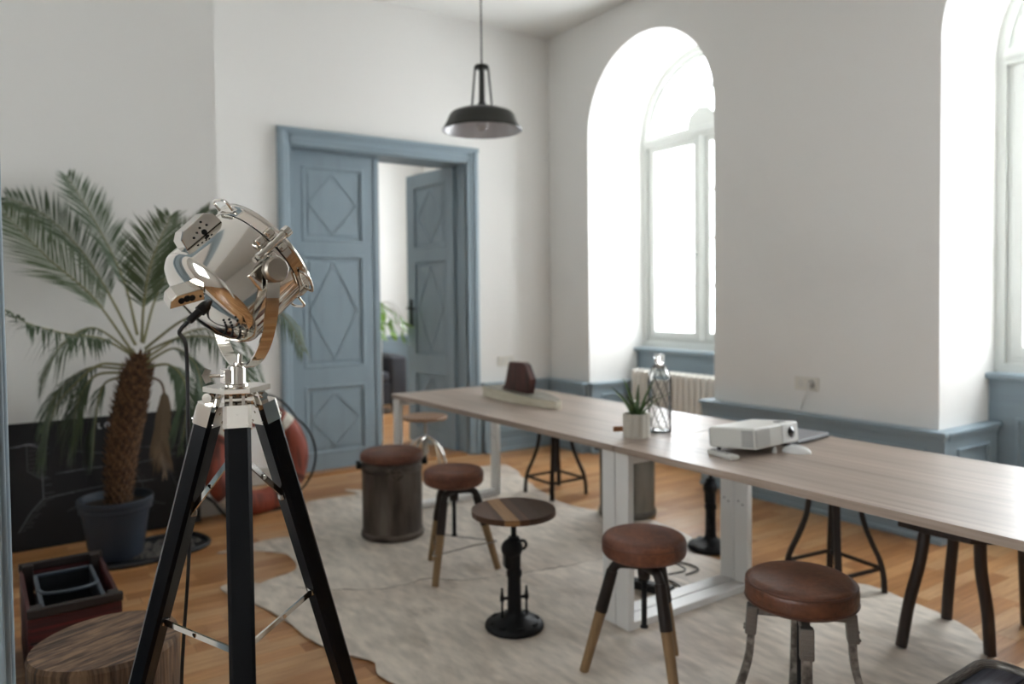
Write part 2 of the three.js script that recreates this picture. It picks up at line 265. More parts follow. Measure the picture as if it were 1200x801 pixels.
{
  const g = structure('window_3', 'white window of the next room', 'window', [4.76, 0, -7.3], -PI / 2);
  mesh('outer_frame', [slab(-0.65, -0.6, 0.85, 2.52, -0.03, 0.03), slab(0.6, 0.65, 0.85, 2.52, -0.03, 0.03), slab(-0.025, 0.025, 0.85, 3.1, -0.03, 0.03), slab(-0.65, 0.65, 0.85, 0.91, -0.03, 0.03), slab(-0.65, 0.65, 2.46, 2.53, -0.03, 0.03)], M.winWhite, g);
  for (const s of [-1, 1]) mesh('pane', slab(Math.min(s * 0.025, s * 0.6), Math.max(s * 0.025, s * 0.6), 0.91, 2.46, -0.002, 0.001), M.glass, g);
  const h = structure('window_4', 'white window of the entrance hall', 'window', [-2.05, 0, -0.6], PI / 2);
  mesh('outer_frame', [slab(-0.6, -0.54, 0.9, 2.4, -0.03, 0.03), slab(0.54, 0.6, 0.9, 2.4, -0.03, 0.03), slab(-0.54, 0.54, 0.9, 0.96, -0.03, 0.03), slab(-0.54, 0.54, 2.34, 2.4, -0.03, 0.03), slab(-0.03, 0.03, 0.96, 2.34, -0.02, 0.02)], M.winWhite, h);
  for (const s of [-1, 1]) mesh('pane', slab(Math.min(s * 0.03, s * 0.54), Math.max(s * 0.03, s * 0.54), 0.96, 2.34, -0.002, 0.001), M.glass, h);
}
// ---------------------------------------------------------------- blue woodwork
let trims = 0;
function wainscot(L, pos, turn, label, { T = 0.06, h = 0.59, panels = 1, plinth = true } = {}) {
  const g = structure('trim_' + ++trims, label, 'wainscot', pos, turn);
  mesh('board', metric(slab(0.001, L - 0.001, 0, h - 0.02, -0.003, T)), M.blue, g);
  mesh('cap_rail', metric([slab(-0.012, L + 0.012, h - 0.025, h, -0.003, T + 0.022, 0.006), slab(0.0005, L - 0.0005, h - 0.05, h - 0.024, -0.003, T + 0.01, 0.004)]), M.blue, g);
  if (plinth) mesh('plinth', metric([slab(0, L, 0, 0.1, T - 0.002, T + 0.012, 0.004), slab(0, L, -0.002, 0.03, T - 0.002, T + 0.025, 0.006)]), M.blue, g);
  for (let k = 0; k < panels; k++) {
    const w = L / panels, a = w * k + Math.min(0.1, w * 0.18), b = w * (k + 1) - Math.min(0.1, w * 0.18), y0 = 0.16, y1 = h - 0.1, t = 0.018;
    mesh('panel_molding', metric(strips(a, b, y0, y1, t, T - 0.002, T + 0.012, 0.004)), M.blue, g);
  }
}
wainscot(XB - 0.06 - 3.375, [3.375, 0, ZA], 0, 'blue wainscot between the double door and the room corner');
// turn -PI/2 makes the panel face into the room (towards -x); its length then runs towards +z
wainscot(0.54, [XB, 0, ZA], -PI / 2, 'short blue wainscot between the room corner and the window niche over the radiator');
wainscot(1.52 + 0.12, [XB, 0, -3.57 - 0.06], -PI / 2, 'long blue wainscot on the pier between the two arched windows', { panels: 1 });
wainscot(2.6 + 0.77, [XB, 0, -0.71 - 0.06], -PI / 2, 'long blue wainscot between the panelled niche and the back wall', { panels: 2 });
for (const [i, [a, b]] of NICHES.entries()) {
  const nm = ['radiator niche', 'panelled niche', 'back niche'][i];
  wainscot(0.55, [XB - 0.02, 0, a], 0, 'low blue wainscot lining the ' + nm + ' on the double door side', { T: 0.055, h: 0.5885 });
  wainscot(0.55, [XB + 0.53, 0, b], PI, 'low blue wainscot lining the ' + nm + ' on the back wall side', { T: 0.055, h: 0.5885 });
  const g = structure('trim_' + ++trims, 'blue window board and apron in the ' + nm, 'window sill', [4.665, 0, a], -PI / 2);
  mesh('sill_board', metric(slab(-0.005, 1.345, 0.83, 0.862, -0.14, 0.045, 0.008)), M.blue, g);
  mesh('apron', metric([slab(0.0, 1.34, 0, 0.83, -0.28, 0)]), M.blue, g);
  if (i === 1) for (const [p, q] of [[0.14, 0.64], [0.72, 1.22]]) mesh('panel_molding', metric(strips(p, q, 0.1, 0.62, 0.02, -0.002, 0.014, 0.004)), M.blue, g);
}
{ // casing of the double door
  const g = structure('trim_' + ++trims, 'moulded blue casing around the double door', 'door casing', [0, 0, ZA]);
  const mold = (s) => [[-0.1, -0.0], [-0.1, 0.03], [-0.085, 0.045], [-0.06, 0.045], [-0.05, 0.03], [-0.03, 0.028], [-0.02, 0.02], [0, 0.02], [0, 0]].map(([a, b]) => [a * s, b]);
  const upright = (x, s, h) => clean(new THREE.ExtrudeGeometry(new THREE.Shape(mold(s).map(([a, b]) => new THREE.Vector2(a, -b))), { depth: h, bevelEnabled: false })).rotateX(-PI / 2).translate(x, 0, 0);
  mesh('casing_upright', metric(upright(1.787, 1, 2.53), 'y'), M.blue, g);
  mesh('casing_upright', metric(upright(3.255, -1, 2.53), 'y'), M.blue, g);
  mesh('casing_head', metric([slab(1.685, 3.357, 2.43, 2.53, 0, 0.02), slab(1.685, 3.357, 2.5, 2.545, 0, 0.032), slab(1.685, 3.357, 2.515, 2.545, 0.02, 0.045, 0.004), slab(1.74, 3.3, 2.455, 2.475, 0.018, 0.028, 0.003)]), M.blue, g);
  mesh('door_lining', metric([slab(1.765, 1.79, 0, 2.43, -0.32, 0.0), slab(3.24, 3.265, 0, 2.43, -0.32, 0.0), slab(1.79, 3.24, 2.42, 2.445, -0.32, 0.0)], 'y'), M.blue, g);
  mesh('threshold', metric(slab(1.79, 3.24, 0, 0.012, -0.3, 0.0)), M.oak[2], g);
}
function doorLeaf(n, label, pos, turn, dir) {
  const g = structure('door_' + n, label, 'door', pos, turn), W = 0.715, x = (u) => u * dir, sl = (a, b, y0, y1, z0, z1, r) => slab(Math.min(x(a), x(b)), Math.max(x(a), x(b)), y0, y1, z0, z1, r);
  const P = [[0.13, 0.655], [0.79, 1.645], [1.745, 2.31]];
  const rails = [[0.012, 0.13], [0.655, 0.79], [1.645, 1.745], [2.31, 2.415]];
  mesh('leaf', metric([sl(0, W, 0.012, 2.415, -0.013, 0.013), ...[-1, 1].flatMap((s) => { const z0 = s > 0 ? 0.011 : -0.026, z1 = s > 0 ? 0.026 : -0.011; return [sl(0, 0.115, 0.012, 2.415, z0, z1), sl(W - 0.115, W, 0.012, 2.415, z0, z1), ...rails.map(([a, b]) => sl(0.115, W - 0.115, a, b, z0, z1))]; })], 'y'), M.blue, g);
  if (n === 1) mesh('meeting_strip', metric(sl(W - 0.03, W + 0.015, 0.012, 2.415, 0.024, 0.036, 0.004), 'y'), M.blue, g);
  for (const [a, b] of P) for (const s of [-1, 1]) {
    const z0 = s > 0 ? 0.012 : -0.03, z1 = s > 0 ? 0.03 : -0.012, u0 = 0.112, u1 = W - 0.112, t = 0.022;
    const pn = mesh('door_panel', metric([sl(u0 + 0.05, u1 - 0.05, a + 0.05, b - 0.05, s > 0 ? 0.008 : -0.017, s > 0 ? 0.017 : -0.008, 0.004)], 'y'), M.blue, g);
    mesh('panel_molding', metric(strips(Math.min(x(u0), x(u1)), Math.max(x(u0), x(u1)), a, b, t, z0, z1, 0.006), 'y'), M.blue, pn);
    const c = [(u0 + u1) / 2, (a + b) / 2], e = 0.055, z = s * 0.017, q = [[u0 + e, c[1]], [c[0], b - e], [u1 - e, c[1]], [c[0], a + e]].map(([u, y]) => V(x(u), y, z));
    mesh('diamond_bead', q.map((p, i) => bar(p, q[(i + 1) % 4], 0.012, 0.012, V(0, 0, 1))), M.blue, pn);
  }
  if (n === 2) for (const s of [-1, 1]) mesh('door_handle', [sl(W - 0.085, W - 0.045, 1.06, 1.3, s * 0.03 - 0.004, s * 0.03 + 0.004, 0.003), rod(V(x(W - 0.065), 1.22, s * 0.03), V(x(W - 0.065), 1.22, s * 0.075), 0.01), rod(V(x(W - 0.065), 1.22, s * 0.072), V(x(W - 0.18), 1.215, s * 0.072), 0.009)], M.iron, g, 'dark metal lever handle on a long plate');
}
doorLeaf(1, 'closed blue door leaf with three diamond panels', [1.793, 0, -5.6], 0, 1);
doorLeaf(2, 'blue door leaf standing open into the next room', [3.235, 0, -5.6], -1.46, -1);
{ // entrance casing beside the camera and baseboards
  const g = structure('trim_' + ++trims, 'pale blue casing of the entrance doorway', 'door casing', [-0.02, 0, 0]);
  mesh('casing_upright', metric([slab(0, 0.02, 0, 2.3, -1.58, -1.45, 0.003), slab(0.0, 0.034, 0, 2.3, -1.6, -1.565, 0.006), slab(0, 0.028, 0, 2.3, -1.5, -1.475, 0.005)], 'y'), M.blue, g);
  mesh('casing_upright', metric([slab(0, 0.02, 0, 2.3, 0.55, 0.68, 0.003)], 'y'), M.blue, g);
  mesh('casing_head', metric([slab(0, 0.02, 2.25, 2.38, -1.58, 0.68, 0.003)], 'z'), M.blue, g);
  one('baseboard_breast', 'pale grey skirting of the projecting wall', 'baseboard', metric([slab(-0.02, 1.15, 0, 0.12, -4.852, -4.836, 0.004), slab(1.135, 1.151, 0, 0.12, ZA, -4.836, 0.004)]), std({ color: 0xb8b6b0, roughness: 0.6 }), [0, 0, 0], 0, null, 'structure');
  one('baseboard_end', 'pale grey skirting between the projecting wall and the door casing', 'baseboard', metric(slab(1.15, 1.685, 0, 0.12, ZA - 0.002, ZA + 0.016, 0.004)), std({ color: 0xb8b6b0, roughness: 0.6 }), [0, 0, 0], 0, null, 'structure');
  const t = structure('trim_' + ++trims, 'blue wainscot behind the sofa in the next room', 'wainscot', [0, 0, -8.8]);
  mesh('board', metric(slab(0, 4.61, 0, 0.82, 0, 0.03)), M.blue, t); mesh('cap_rail', metric(slab(0, 4.61, 0.81, 0.84, 0, 0.055, 0.006)), M.blue, t);
}
// ---------------------------------------------------------------- radiator, sockets
{
  const g = thing('radiator', 'white cast column radiator under the arched window', 'radiator', [4.55, 0, -4.24], -PI / 2);
  const n = 19, p = 0.06;
  for (let k = 0; k < n; k++) { const x = (k - (n - 1) / 2) * p; mesh('column', [slab(x - 0.022, x + 0.022, 0.1, 0.69, -0.07, -0.02, 0.02), slab(x - 0.022, x + 0.022, 0.1, 0.69, 0.02, 0.07, 0.02), slab(x - 0.024, x + 0.024, 0.62, 0.69, -0.07, 0.07, 0.02), slab(x - 0.024, x + 0.024, 0.1, 0.17, -0.07, 0.07, 0.02)], M.radiator, g); }
  mesh('manifold', [rod(V(-0.57, 0.65, 0), V(0.57, 0.65, 0), 0.02), rod(V(-0.57, 0.13, 0), V(0.57, 0.13, 0), 0.02)], M.radiator, g);
  for (const x of [-0.5, 0.5]) mesh('foot', slab(x - 0.02, x + 0.02, 0, 0.12, -0.06, 0.06, 0.01), M.radiator, g);
}
function socket(label, pos, turn, n, plug) {
  const g = thing('wall_socket', label, 'socket', pos, turn);
  mesh('cover_plate', box(0.082 * n, 0.082, 0.012, 0, 0, 0.006, 0.004), M.socket, g);
  for (let k = 0; k < n; k++) { const x = (k - (n - 1) / 2) * 0.072; mesh('socket_insert', clean(new THREE.CylinderGeometry(0.024, 0.022, 0.006, 24)).rotateX(PI / 2).translate(x, 0, 0.011), k === n - 1 && plug ? M.plasticGrey : M.plastic, g); }
  if (plug) mesh('plug', [rod(V(0.036, 0, 0.01), V(0.036, 0, 0.045), 0.018, 0.014), tube([[0.036, -0.005, 0.04], [0.034, -0.05, 0.05], [0.0, -0.09, 0.03], [-0.03, -0.16, 0.02]], 0.004, 20, 6)], M.plastic, g);
}
socket('white double wall socket beside the double door casing', [3.63, 0.765, ZA], 0, 2, false);
socket('white double wall socket with a plug on the pier between the windows', [XB, 0.765, -2.84], -PI / 2, 2, true);

// ---------------------------------------------------------------- cowhide rugs
function hide(name, label, pts, y, m) {
  const c = new THREE.CatmullRomCurve3(pts.map(([x, z]) => V(x, 0, z)), true, 'catmullrom', 0.5), r = rng(pts.length * 13 + 1), N = 420;
  const q = c.getSpacedPoints(N).slice(0, N).map((p, i) => { const a = 0.012 * (fbm(i / N, 0.3, 60, 4, 3, 5) - 0.5) * 2 + (r() - 0.5) * 0.004; return new THREE.Vector2(p.x + a, -(p.z + a)); });
  const g = clean(new THREE.ExtrudeGeometry(new THREE.Shape(q), { depth: 0.003, bevelEnabled: true, bevelThickness: 0.0012, bevelSize: 0.003, bevelSegments: 1 })).rotateX(-PI / 2);
  return one(name, label, 'rug', metric(g, 'x', y * 37, y * 11), m, [0, y + 0.0012, 0]);
}
hide('cowhide_rug', 'pale cowhide rug under the milk can stool and the table carrying the hull', [[0.92, -4.11], [1.06, -4.14], [1.23, -4.17], [1.36, -4.15], [1.47, -4.31], [1.53, -4.6], [1.64, -4.79], [1.98, -4.78], [1.97, -4.94], [2.17, -4.8], [2.67, -4.86], [3.05, -4.98], [3.27, -4.9], [3.13, -4.47], [2.96, -3.85], [3.02, -3.52], [3.14, -3.18], [3.02, -2.72], [2.6, -2.66], [2.2, -2.74], [1.98, -2.8], [1.75, -2.86], [1.6, -3.0], [1.4, -3.06], [1.2, -3.22], [1.0, -3.42], [0.96, -3.5], [1.03, -3.56], [1.18, -3.63], [1.22, -3.8], [1.19, -3.92], [1.06, -4.05]], 0.0, M.hideA);
const hideB = hide('cowhide_rug', 'grey beige cowhide rug under the striped jack stool and the projector table', [[0.82, -3.6], [0.93, -3.58], [1.05, -3.43], [1.19, -3.29], [1.38, -3.15], [1.5, -3.12], [1.63, -3.13], [1.75, -3.02], [1.98, -2.94], [2.2, -2.89], [2.53, -2.84], [2.85, -2.7], [2.93, -2.45], [2.82, -2.2], [3.02, -2.04], [3.2, -1.93], [3.19, -1.72], [3.14, -1.49], [2.99, -1.32], [2.72, -1.2], [2.4, -0.95], [2.1, -0.8], [1.7, -0.95], [1.45, -1.3], [1.3, -1.7], [1.16, -2.05], [1.12, -2.25], [1.08, -2.42], [1.1, -2.53], [1.02, -2.68], [0.97, -2.87], [0.95, -3.09], [0.9, -3.3], [0.84, -3.45]], 0.005, M.hideB);
{ const r = rng(77), e = [[1.1, -3.375], [1.19, -3.29], [1.38, -3.15], [1.5, -3.12], [1.63, -3.13], [1.75, -3.02], [1.98, -2.94], [2.2, -2.89], [2.53, -2.84], [2.85, -2.7]], c = new THREE.CatmullRomCurve3(e.map(([x, z]) => V(x, 0, z))), n = 70;
  mesh('curled_edge', tube(c.getSpacedPoints(n).map((p, i) => V(p.x, 0.0005 + 0.004 * Math.pow(fbm(i / n, 0.4, 16, 4, 3, 19), 1.5), p.z - 0.002 + 0.012 * (r() - 0.5))), 0.0034, 200, 6), std({ color: 0x5d5046, roughness: 0.9 }), hideB, 'dark curled edge of the hide'); }
const RUG = 0.0105, RUGA = 0.0055;

// ---------------------------------------------------------------- tables
function table(label, z0, z1) {
  const g = thing('conference_table', label, 'table', [2.42, 0, (z0 + z1) / 2], 0, 'joined conference tables'), L = z1 - z0, W = 0.838;
  mesh('tabletop', metric(box(W, 0.025, L - 0.003, 0, 0.7165, 0), 'z', z0, 0), M.tabletop, g);
  mesh('edge_band', metric([box(0.002, 0.0255, L - 0.002, -W / 2, 0.7165, 0), box(0.002, 0.0255, L - 0.002, W / 2, 0.7165, 0), box(W, 0.0255, 0.002, 0, 0.7165, -L / 2 + 0.002), box(W, 0.0255, 0.002, 0, 0.7165, L / 2 - 0.002)], 'z'), M.tabletop, g);
  for (const s of [-1, 1]) {
    const z = s * (L / 2 - 0.0385), xa = -0.412, xb = 0.325;
    const f = mesh('leg_frame', slab(xa + 0.029, xb - 0.029, RUG + 0.0004, RUG + 0.03, z - 0.0366, z + 0.0366, 0.002), M.white, g, 'white steel loop frame');
    mesh('top_bar', slab(xa + 0.029, xb - 0.029, 0.664, 0.7035, z - 0.0366, z + 0.0366, 0.002), M.white, f);
    for (const [p, q] of [[xa, xa + 0.03], [xb - 0.03, xb]]) mesh('leg', slab(p, q, RUG, 0.704, z - 0.037, z + 0.037, 0.003), M.white, f);
    for (const q of [0, 1]) mesh('bolt', rod(V(xb - 0.031, 0.4 - q * 0.012, z - 0.012 + q * 0.024), V(xb - 0.034, 0.4 - q * 0.012, z - 0.012 + q * 0.024), 0.004), M.plasticGrey, f);
  }
}
table('oak topped conference table carrying the wooden hull', -4.27, -2.247);
table('oak topped conference table carrying the projector', -2.245, -0.19);
const TOP = 0.7295;

// ---------------------------------------------------------------- stools
const dirOf = (a) => V(Math.sin(a), 0, Math.cos(a));
function cushion(r, y0, y1, e) { return lathe(rounded(r, y0, y1, e, 7), 56); }
function leatherStool(label, pos, turn, ring) {
  const g = thing('leather_stool', label, 'stool', pos, turn, 'leather stools on splayed wooden legs');
  const seat = mesh('seat', metric(lathe([...rounded(0.143, 0.418, 0.494, 0.026, 7).slice(0, -1), [0.08, 0.498], [0.0001, 0.499]], 56)), M.leather, g);
  mesh('seam', clean(new THREE.TorusGeometry(0.141, 0.0025, 6, 60)).rotateX(PI / 2).translate(0, 0.47, 0), M.darkLeather, seat);
  mesh('swivel_hub', [lathe([[0.0001, 0.395], [0.03, 0.395], [0.034, 0.4], [0.034, 0.419], [0.0001, 0.419]]), lathe([[0.0001, 0.34], [0.02, 0.34], [0.022, 0.36], [0.022, 0.4], [0.0001, 0.4]], 20)], M.brownIron, g);
  mesh('screw', [lathe([[0.0001, 0.17], [0.014, 0.17], [0.014, 0.176], [0.009, 0.178], [0.009, 0.4]], 16), ...Array.from({ length: 16 }, (_, k) => clean(new THREE.TorusGeometry(0.009, 0.0016, 4, 14)).rotateX(PI / 2).translate(0, 0.19 + k * 0.01, 0))], M.iron, g);
  for (let k = 0; k < 3; k++) {
    const d = dirOf(k * 2 * PI / 3), at = (r, y) => d.clone().multiplyScalar(r).setY(y), line = (t) => at(lerp(0.104, 0.208, t), lerp(0.375, 0, t));
    mesh('arm', [tube([at(0.012, 0.386), at(0.06, 0.388), at(0.09, 0.384), line(0.03), line(0.15)], 0.0165, 24, 10), rod(line(0.04), line(0.42), 0.0195, 0.0215)], M.brownIron, g);
    mesh('leg', metric(rod(line(0.38), line(1), 0.0195, 0.016, 16), 'y', k * 0.7), M.legWood, g);
  }
  if (ring) mesh('foot_wire', tube(Array.from({ length: 12 }, (_, i) => { const k = Math.floor(i / 4), q = i % 4, a = dirOf(k * 2 * PI / 3), b = dirOf((k + 1) * 2 * PI / 3); return a.clone().lerp(b, [-0.06, 0.06, 0.35, 0.65][q]).multiplyScalar(0.185).setY(0.135); }), 0.0035, 90, 6, true), M.steel, g);
}
leatherStool('brown leather stool with a foot wire beside the milk can', [1.787, RUG, -3.14], -0.963, true);
leatherStool('brown leather stool with wooden legs before the joined table legs', [1.816, RUG, -1.885], -2.36, false);

function factoryStool(label, pos, turn, kind) {
  const g = thing('factory_stool', label, 'stool', pos, turn);
  const big = kind === 'leather', m = big ? M.greyIron : M.brownIron;
  const prof = big ? [[0.122, 0.42], [0.132, 0.41], [0.133, 0.35], [0.14, 0.28], [0.168, 0.18], [0.196, 0.09], [0.205, 0]] : [[0.03, 0.45], [0.085, 0.45], [0.1, 0.44], [0.106, 0.38], [0.118, 0.31], [0.15, 0.22], [0.185, 0.14], [0.2, 0.07], [0.203, 0]];
  const h = big ? 0.53 : 0.5;
  const seat = mesh('seat', metric(big ? lathe([...rounded(0.15, 0.448, 0.524, 0.028, 8).slice(0, -1), [0.08, 0.53], [0.0001, 0.532]], 64) : cushion(0.15, 0.46, h, 0.015)), big ? M.darkLeather : M.walnut[0], g);
  if (big) mesh('piping', [clean(new THREE.TorusGeometry(0.146, 0.003, 6, 64)).rotateX(PI / 2).translate(0, 0.51, 0), clean(new THREE.TorusGeometry(0.149, 0.0028, 6, 64)).rotateX(PI / 2).translate(0, 0.464, 0)], M.darkLeather, seat);
  mesh('swivel_plate', lathe([[0.0001, h - 0.105], [0.03, h - 0.105], [0.036, h - 0.085], [0.05, h - 0.082], [0.05, big ? 0.449 : 0.461], [0.0001, big ? 0.449 : 0.461]]), m, g);
  mesh('screw', [lathe([[0.0001, 0.16], [0.011, 0.16], [0.011, 0.42]], 14), lathe([[0.0001, 0.15], [0.016, 0.15], [0.016, 0.165], [0.0001, 0.165]], 14)], M.iron, g);
  for (let k = 0; k < 4; k++) {
    const a = k * PI / 2, d = dirOf(a), s = dirOf(a + PI / 2), P = prof.map(([r, y]) => d.clone().multiplyScalar(r).setY(y)), c = new THREE.CatmullRomCurve3(P, false, 'centripetal', 0.5), w = big ? 0.013 : 0.0145, n = 30;
    mesh('leg', [metric(sweepFlat(c, s, w, w * 0.75, n), 'y'), ...(big ? [bar(d.clone().multiplyScalar(0.128).setY(0.434), d.clone().multiplyScalar(0.135).setY(0.352), 0.036, 0.03, s, 0.004), ...[-0.008, 0.008].map((q) => rod(d.clone().multiplyScalar(0.149).setY(0.37 + q).addScaledVector(s, q), d.clone().multiplyScalar(0.153).setY(0.37 + q).addScaledVector(s, q), 0.004))] : [])], m, g);
    if (!big) { const p = dirOf(a).multiplyScalar(0.192).setY(0.105), q = dirOf(a + PI / 2).multiplyScalar(0.192).setY(0.105); mesh('foot_rail', bar(p, q, 0.016, 0.008, V(0, 1, 0)), m, g); }
  }
  if (big) mesh('cross_arm', [0, 1].map((k) => { const d = dirOf(k * PI / 2); return bar(d.clone().multiplyScalar(-0.13).setY(0.421), d.clone().multiplyScalar(0.13).setY(0.421), 0.026, 0.026, V(0, 1, 0), 0.004); }), m, g);
}
// flat bar swept along a planar curve; side is the constant width direction
function sweepFlat(c, side, w, t, n) {
  const pos = [], nor = [], A = []; const pts = c.getSpacedPoints(n);
  for (let i = 0; i <= n; i++) { const T = pts[Math.min(i + 1, n)].clone().sub(pts[Math.max(i - 1, 0)]).normalize(), N = T.clone().cross(side).normalize(); A.push([[-1, -1], [1, -1], [1, 1], [-1, 1]].map(([a, b]) => pts[i].clone().addScaledVector(side, a * w).addScaledVector(N, b * t))); }
  const quad = (a, b, d, e) => { const q = b.clone().sub(a).cross(d.clone().sub(a)).normalize(); for (const v of [a, b, d, a, d, e]) { pos.push(v.x, v.y, v.z); nor.push(q.x, q.y, q.z); } };
  for (let i = 0; i < n; i++) for (let k = 0; k < 4; k++) quad(A[i][k], A[i][(k + 1) % 4], A[i + 1][(k + 1) % 4], A[i + 1][k]);
  quad(A[0][3], A[0][2], A[0][1], A[0][0]); quad(A[n][0], A[n][1], A[n][2], A[n][3]);
  const g = new THREE.BufferGeometry(); g.setAttribute('position', new THREE.Float32BufferAttribute(pos, 3)); g.setAttribute('normal', new THREE.Float32BufferAttribute(nor, 3)); return clean(g);
}
factoryStool('thick dark leather stool on grey riveted iron legs', [1.835, RUG, -1.285], 0.72, 'leather');
factoryStool('curved brown iron stool on the window side of the hull table', [3.068, RUGA, -4.02], PI / 4 + 0.02, 'wood');
factoryStool('curved brown iron stool between the projector table and the pier', [3.06, RUG, -1.975], 0.66, 'wood');

function milkCan(label, pos, turn, m, lid) {
  const g = thing('milk_can_stool', label, 'stool', pos, turn);
  mesh('can_body', lathe([[0.0001, 0.004], [0.15, 0.004], [0.164, 0.0], [0.172, 0.006], [0.174, 0.022], [0.17, 0.034], [0.164, 0.044], [0.164, 0.36], [0.168, 0.366], [0.168, 0.378], [0.164, 0.384], [0.164, 0.42], [0.0001, 0.42]], 64), m, g);
  const seat = mesh('seat_cushion', metric(lathe([[0.0001, 0.418], [0.166, 0.418], [0.172, 0.424], [0.174, 0.44], [0.17, 0.456], [0.158, 0.468], [0.12, 0.477], [0.06, 0.481], [0.0001, 0.482]], 56)), lid, g);
  mesh('seam', clean(new THREE.TorusGeometry(0.1725, 0.003, 6, 60)).rotateX(PI / 2).translate(0, 0.428, 0), M.darkLeather, seat);
  for (const a of [-1.6, 1.6]) { const d = dirOf(a), s = dirOf(a + PI / 2); mesh('lug', [bar(d.clone().multiplyScalar(0.165).setY(0.395), d.clone().multiplyScalar(0.195).setY(0.395), 0.05, 0.03, s, 0.006), rod(d.clone().multiplyScalar(0.184).setY(0.38), d.clone().multiplyScalar(0.184).setY(0.42), 0.012)], M.iron, g); }
  mesh('boss', [clean(new THREE.TorusGeometry(0.032, 0.006, 8, 28)).translate(0, 0.37, 0.166), clean(new THREE.CylinderGeometry(0.028, 0.028, 0.008, 24)).rotateX(PI / 2).translate(0, 0.37, 0.166)], m, g);
}
milkCan('dark milk can stool with a brown leather lid', [1.8, RUGA, -3.85], -0.3, M.rustCan, M.leather);
milkCan('grey zinc milk can stool on the window side of the joined tables', [3.13, RUGA, -3.39], -0.75, M.zinc, M.leather);

function jackStool(label, pos, turn) {
  const g = thing('jack_stool', label, 'stool', pos, turn);
  mesh('base', [lathe([[0.0001, 0], [0.113, 0], [0.117, 0.006], [0.115, 0.018], [0.1, 0.026], [0.072, 0.032], [0.06, 0.04], [0.04, 0.046], [0.034, 0.058], [0.03, 0.06], [0.0001, 0.06]], 48), ...Array.from({ length: 8 }, (_, k) => bar(dirOf(k * PI / 4 - 0.14).multiplyScalar(0.094).setY(0.027), dirOf(k * PI / 4 + 0.14).multiplyScalar(0.094).setY(0.027), 0.008, 0.012, V(0, 1, 0)))], M.iron, g);
  mesh('column', [lathe([[0.034, 0.05], [0.028, 0.07], [0.026, 0.2], [0.031, 0.205], [0.031, 0.225], [0.026, 0.23], [0.027, 0.3]], 24), clean(new THREE.SphereGeometry(0.038, 20, 14)).scale(1.15, 1.1, 0.95).translate(-0.008, 0.315, 0), box(0.03, 0.09, 0.05, -0.026, 0.285, 0, 0.008)], M.iron, g);
  mesh('crank_eye', [clean(new THREE.TorusGeometry(0.017, 0.006, 10, 20)).translate(0.034, 0.325, 0), lathe([[0.0001, 0.34], [0.022, 0.34], [0.026, 0.35], [0.02, 0.362], [0.0001, 0.362]], 20)], M.iron, g);
  mesh('spindle', lathe([[0.0001, 0.33], [0.0105, 0.33], [0.0105, 0.45], [0.0001, 0.45]], 16), M.iron, g);
  for (const s of [-1, 1]) mesh('threaded_rod', [rod(V(s * 0.05, 0.03, 0.0), V(s * 0.05, 0.16, 0.0), 0.0042), rod(V(s * 0.05, 0.108, 0), V(s * 0.05, 0.128, 0), 0.009, 0.009, 6), rod(V(s * 0.02, 0.118, 0), V(s * 0.05, 0.118, 0), 0.006), rod(V(s * 0.05, 0.128, 0), V(s * 0.05, 0.142, 0), 0.006)], M.iron, g);
  const top = mesh('mount_plate', lathe([[0.0001, 0.444], [0.05, 0.444], [0.05, 0.45], [0.0001, 0.45]]), M.iron, g), R = 0.166, cuts = [-R, -0.075, -0.02, 0.02, 0.08, R], tone = [0, 1, 0, 2, 2];
  for (let k = 0; k < 5; k++) {
    const a = cuts[k] + (k ? 0.0006 : 0), b = cuts[k + 1] - (k < 4 ? 0.0006 : 0), s = new THREE.Shape(), n = 14, y = (x) => Math.sqrt(Math.max(0, R * R - x * x));
    for (let i = 0; i <= n; i++) { const x = lerp(a, b, i / n); i ? s.lineTo(x, y(x)) : s.moveTo(x, y(x)); }
    for (let i = n; i >= 0; i--) { const x = lerp(a, b, i / n); s.lineTo(x, -y(x)); }
    mesh('seat_plank', metric(clean(new THREE.ExtrudeGeometry(s, { depth: 0.022, bevelEnabled: false })).rotateX(-PI / 2).translate(0, 0.45, 0), 'z', k * 0.3), M.walnut[tone[k]], top);
  }
}
jackStool('jack stool with a striped walnut round seat', [1.673, RUG, -2.467], -0.33);
jackStool('black jack stool by the window side leg of the projector table', [3.03, RUG, -2.655], 0.55);

{ // chrome stool behind the table end
  const g = thing('swivel_stool', 'round wooden stool on bent chrome legs at the table end', 'stool', [2.43, RUGA, -4.655]);
  mesh('seat', metric(lathe(rounded(0.155, 0.475, 0.5, 0.008, 4), 56)), std({ map: woodTex(hex(0x6e5240), hex(0x9d7d62), 260, 2, 20, [2, 6]), roughness: 0.35 }), g);
  mesh('post', [lathe([[0.0001, 0.2], [0.013, 0.2], [0.013, 0.46], [0.04, 0.468], [0.045, 0.476], [0.0001, 0.476]], 20), lathe([[0.0001, 0.24], [0.024, 0.24], [0.024, 0.37], [0.0001, 0.37]], 20)], M.steel, g);
  for (let k = 0; k < 4; k++) { const d = dirOf(k * PI / 2 + 0.5), at = (r, y) => d.clone().multiplyScalar(r).setY(y); mesh('leg', tube([at(0.02, 0.35), at(0.06, 0.335), at(0.12, 0.28), at(0.17, 0.16), at(0.2, 0.02), at(0.203, 0)], 0.011, 28, 10), M.chrome, g); }
}
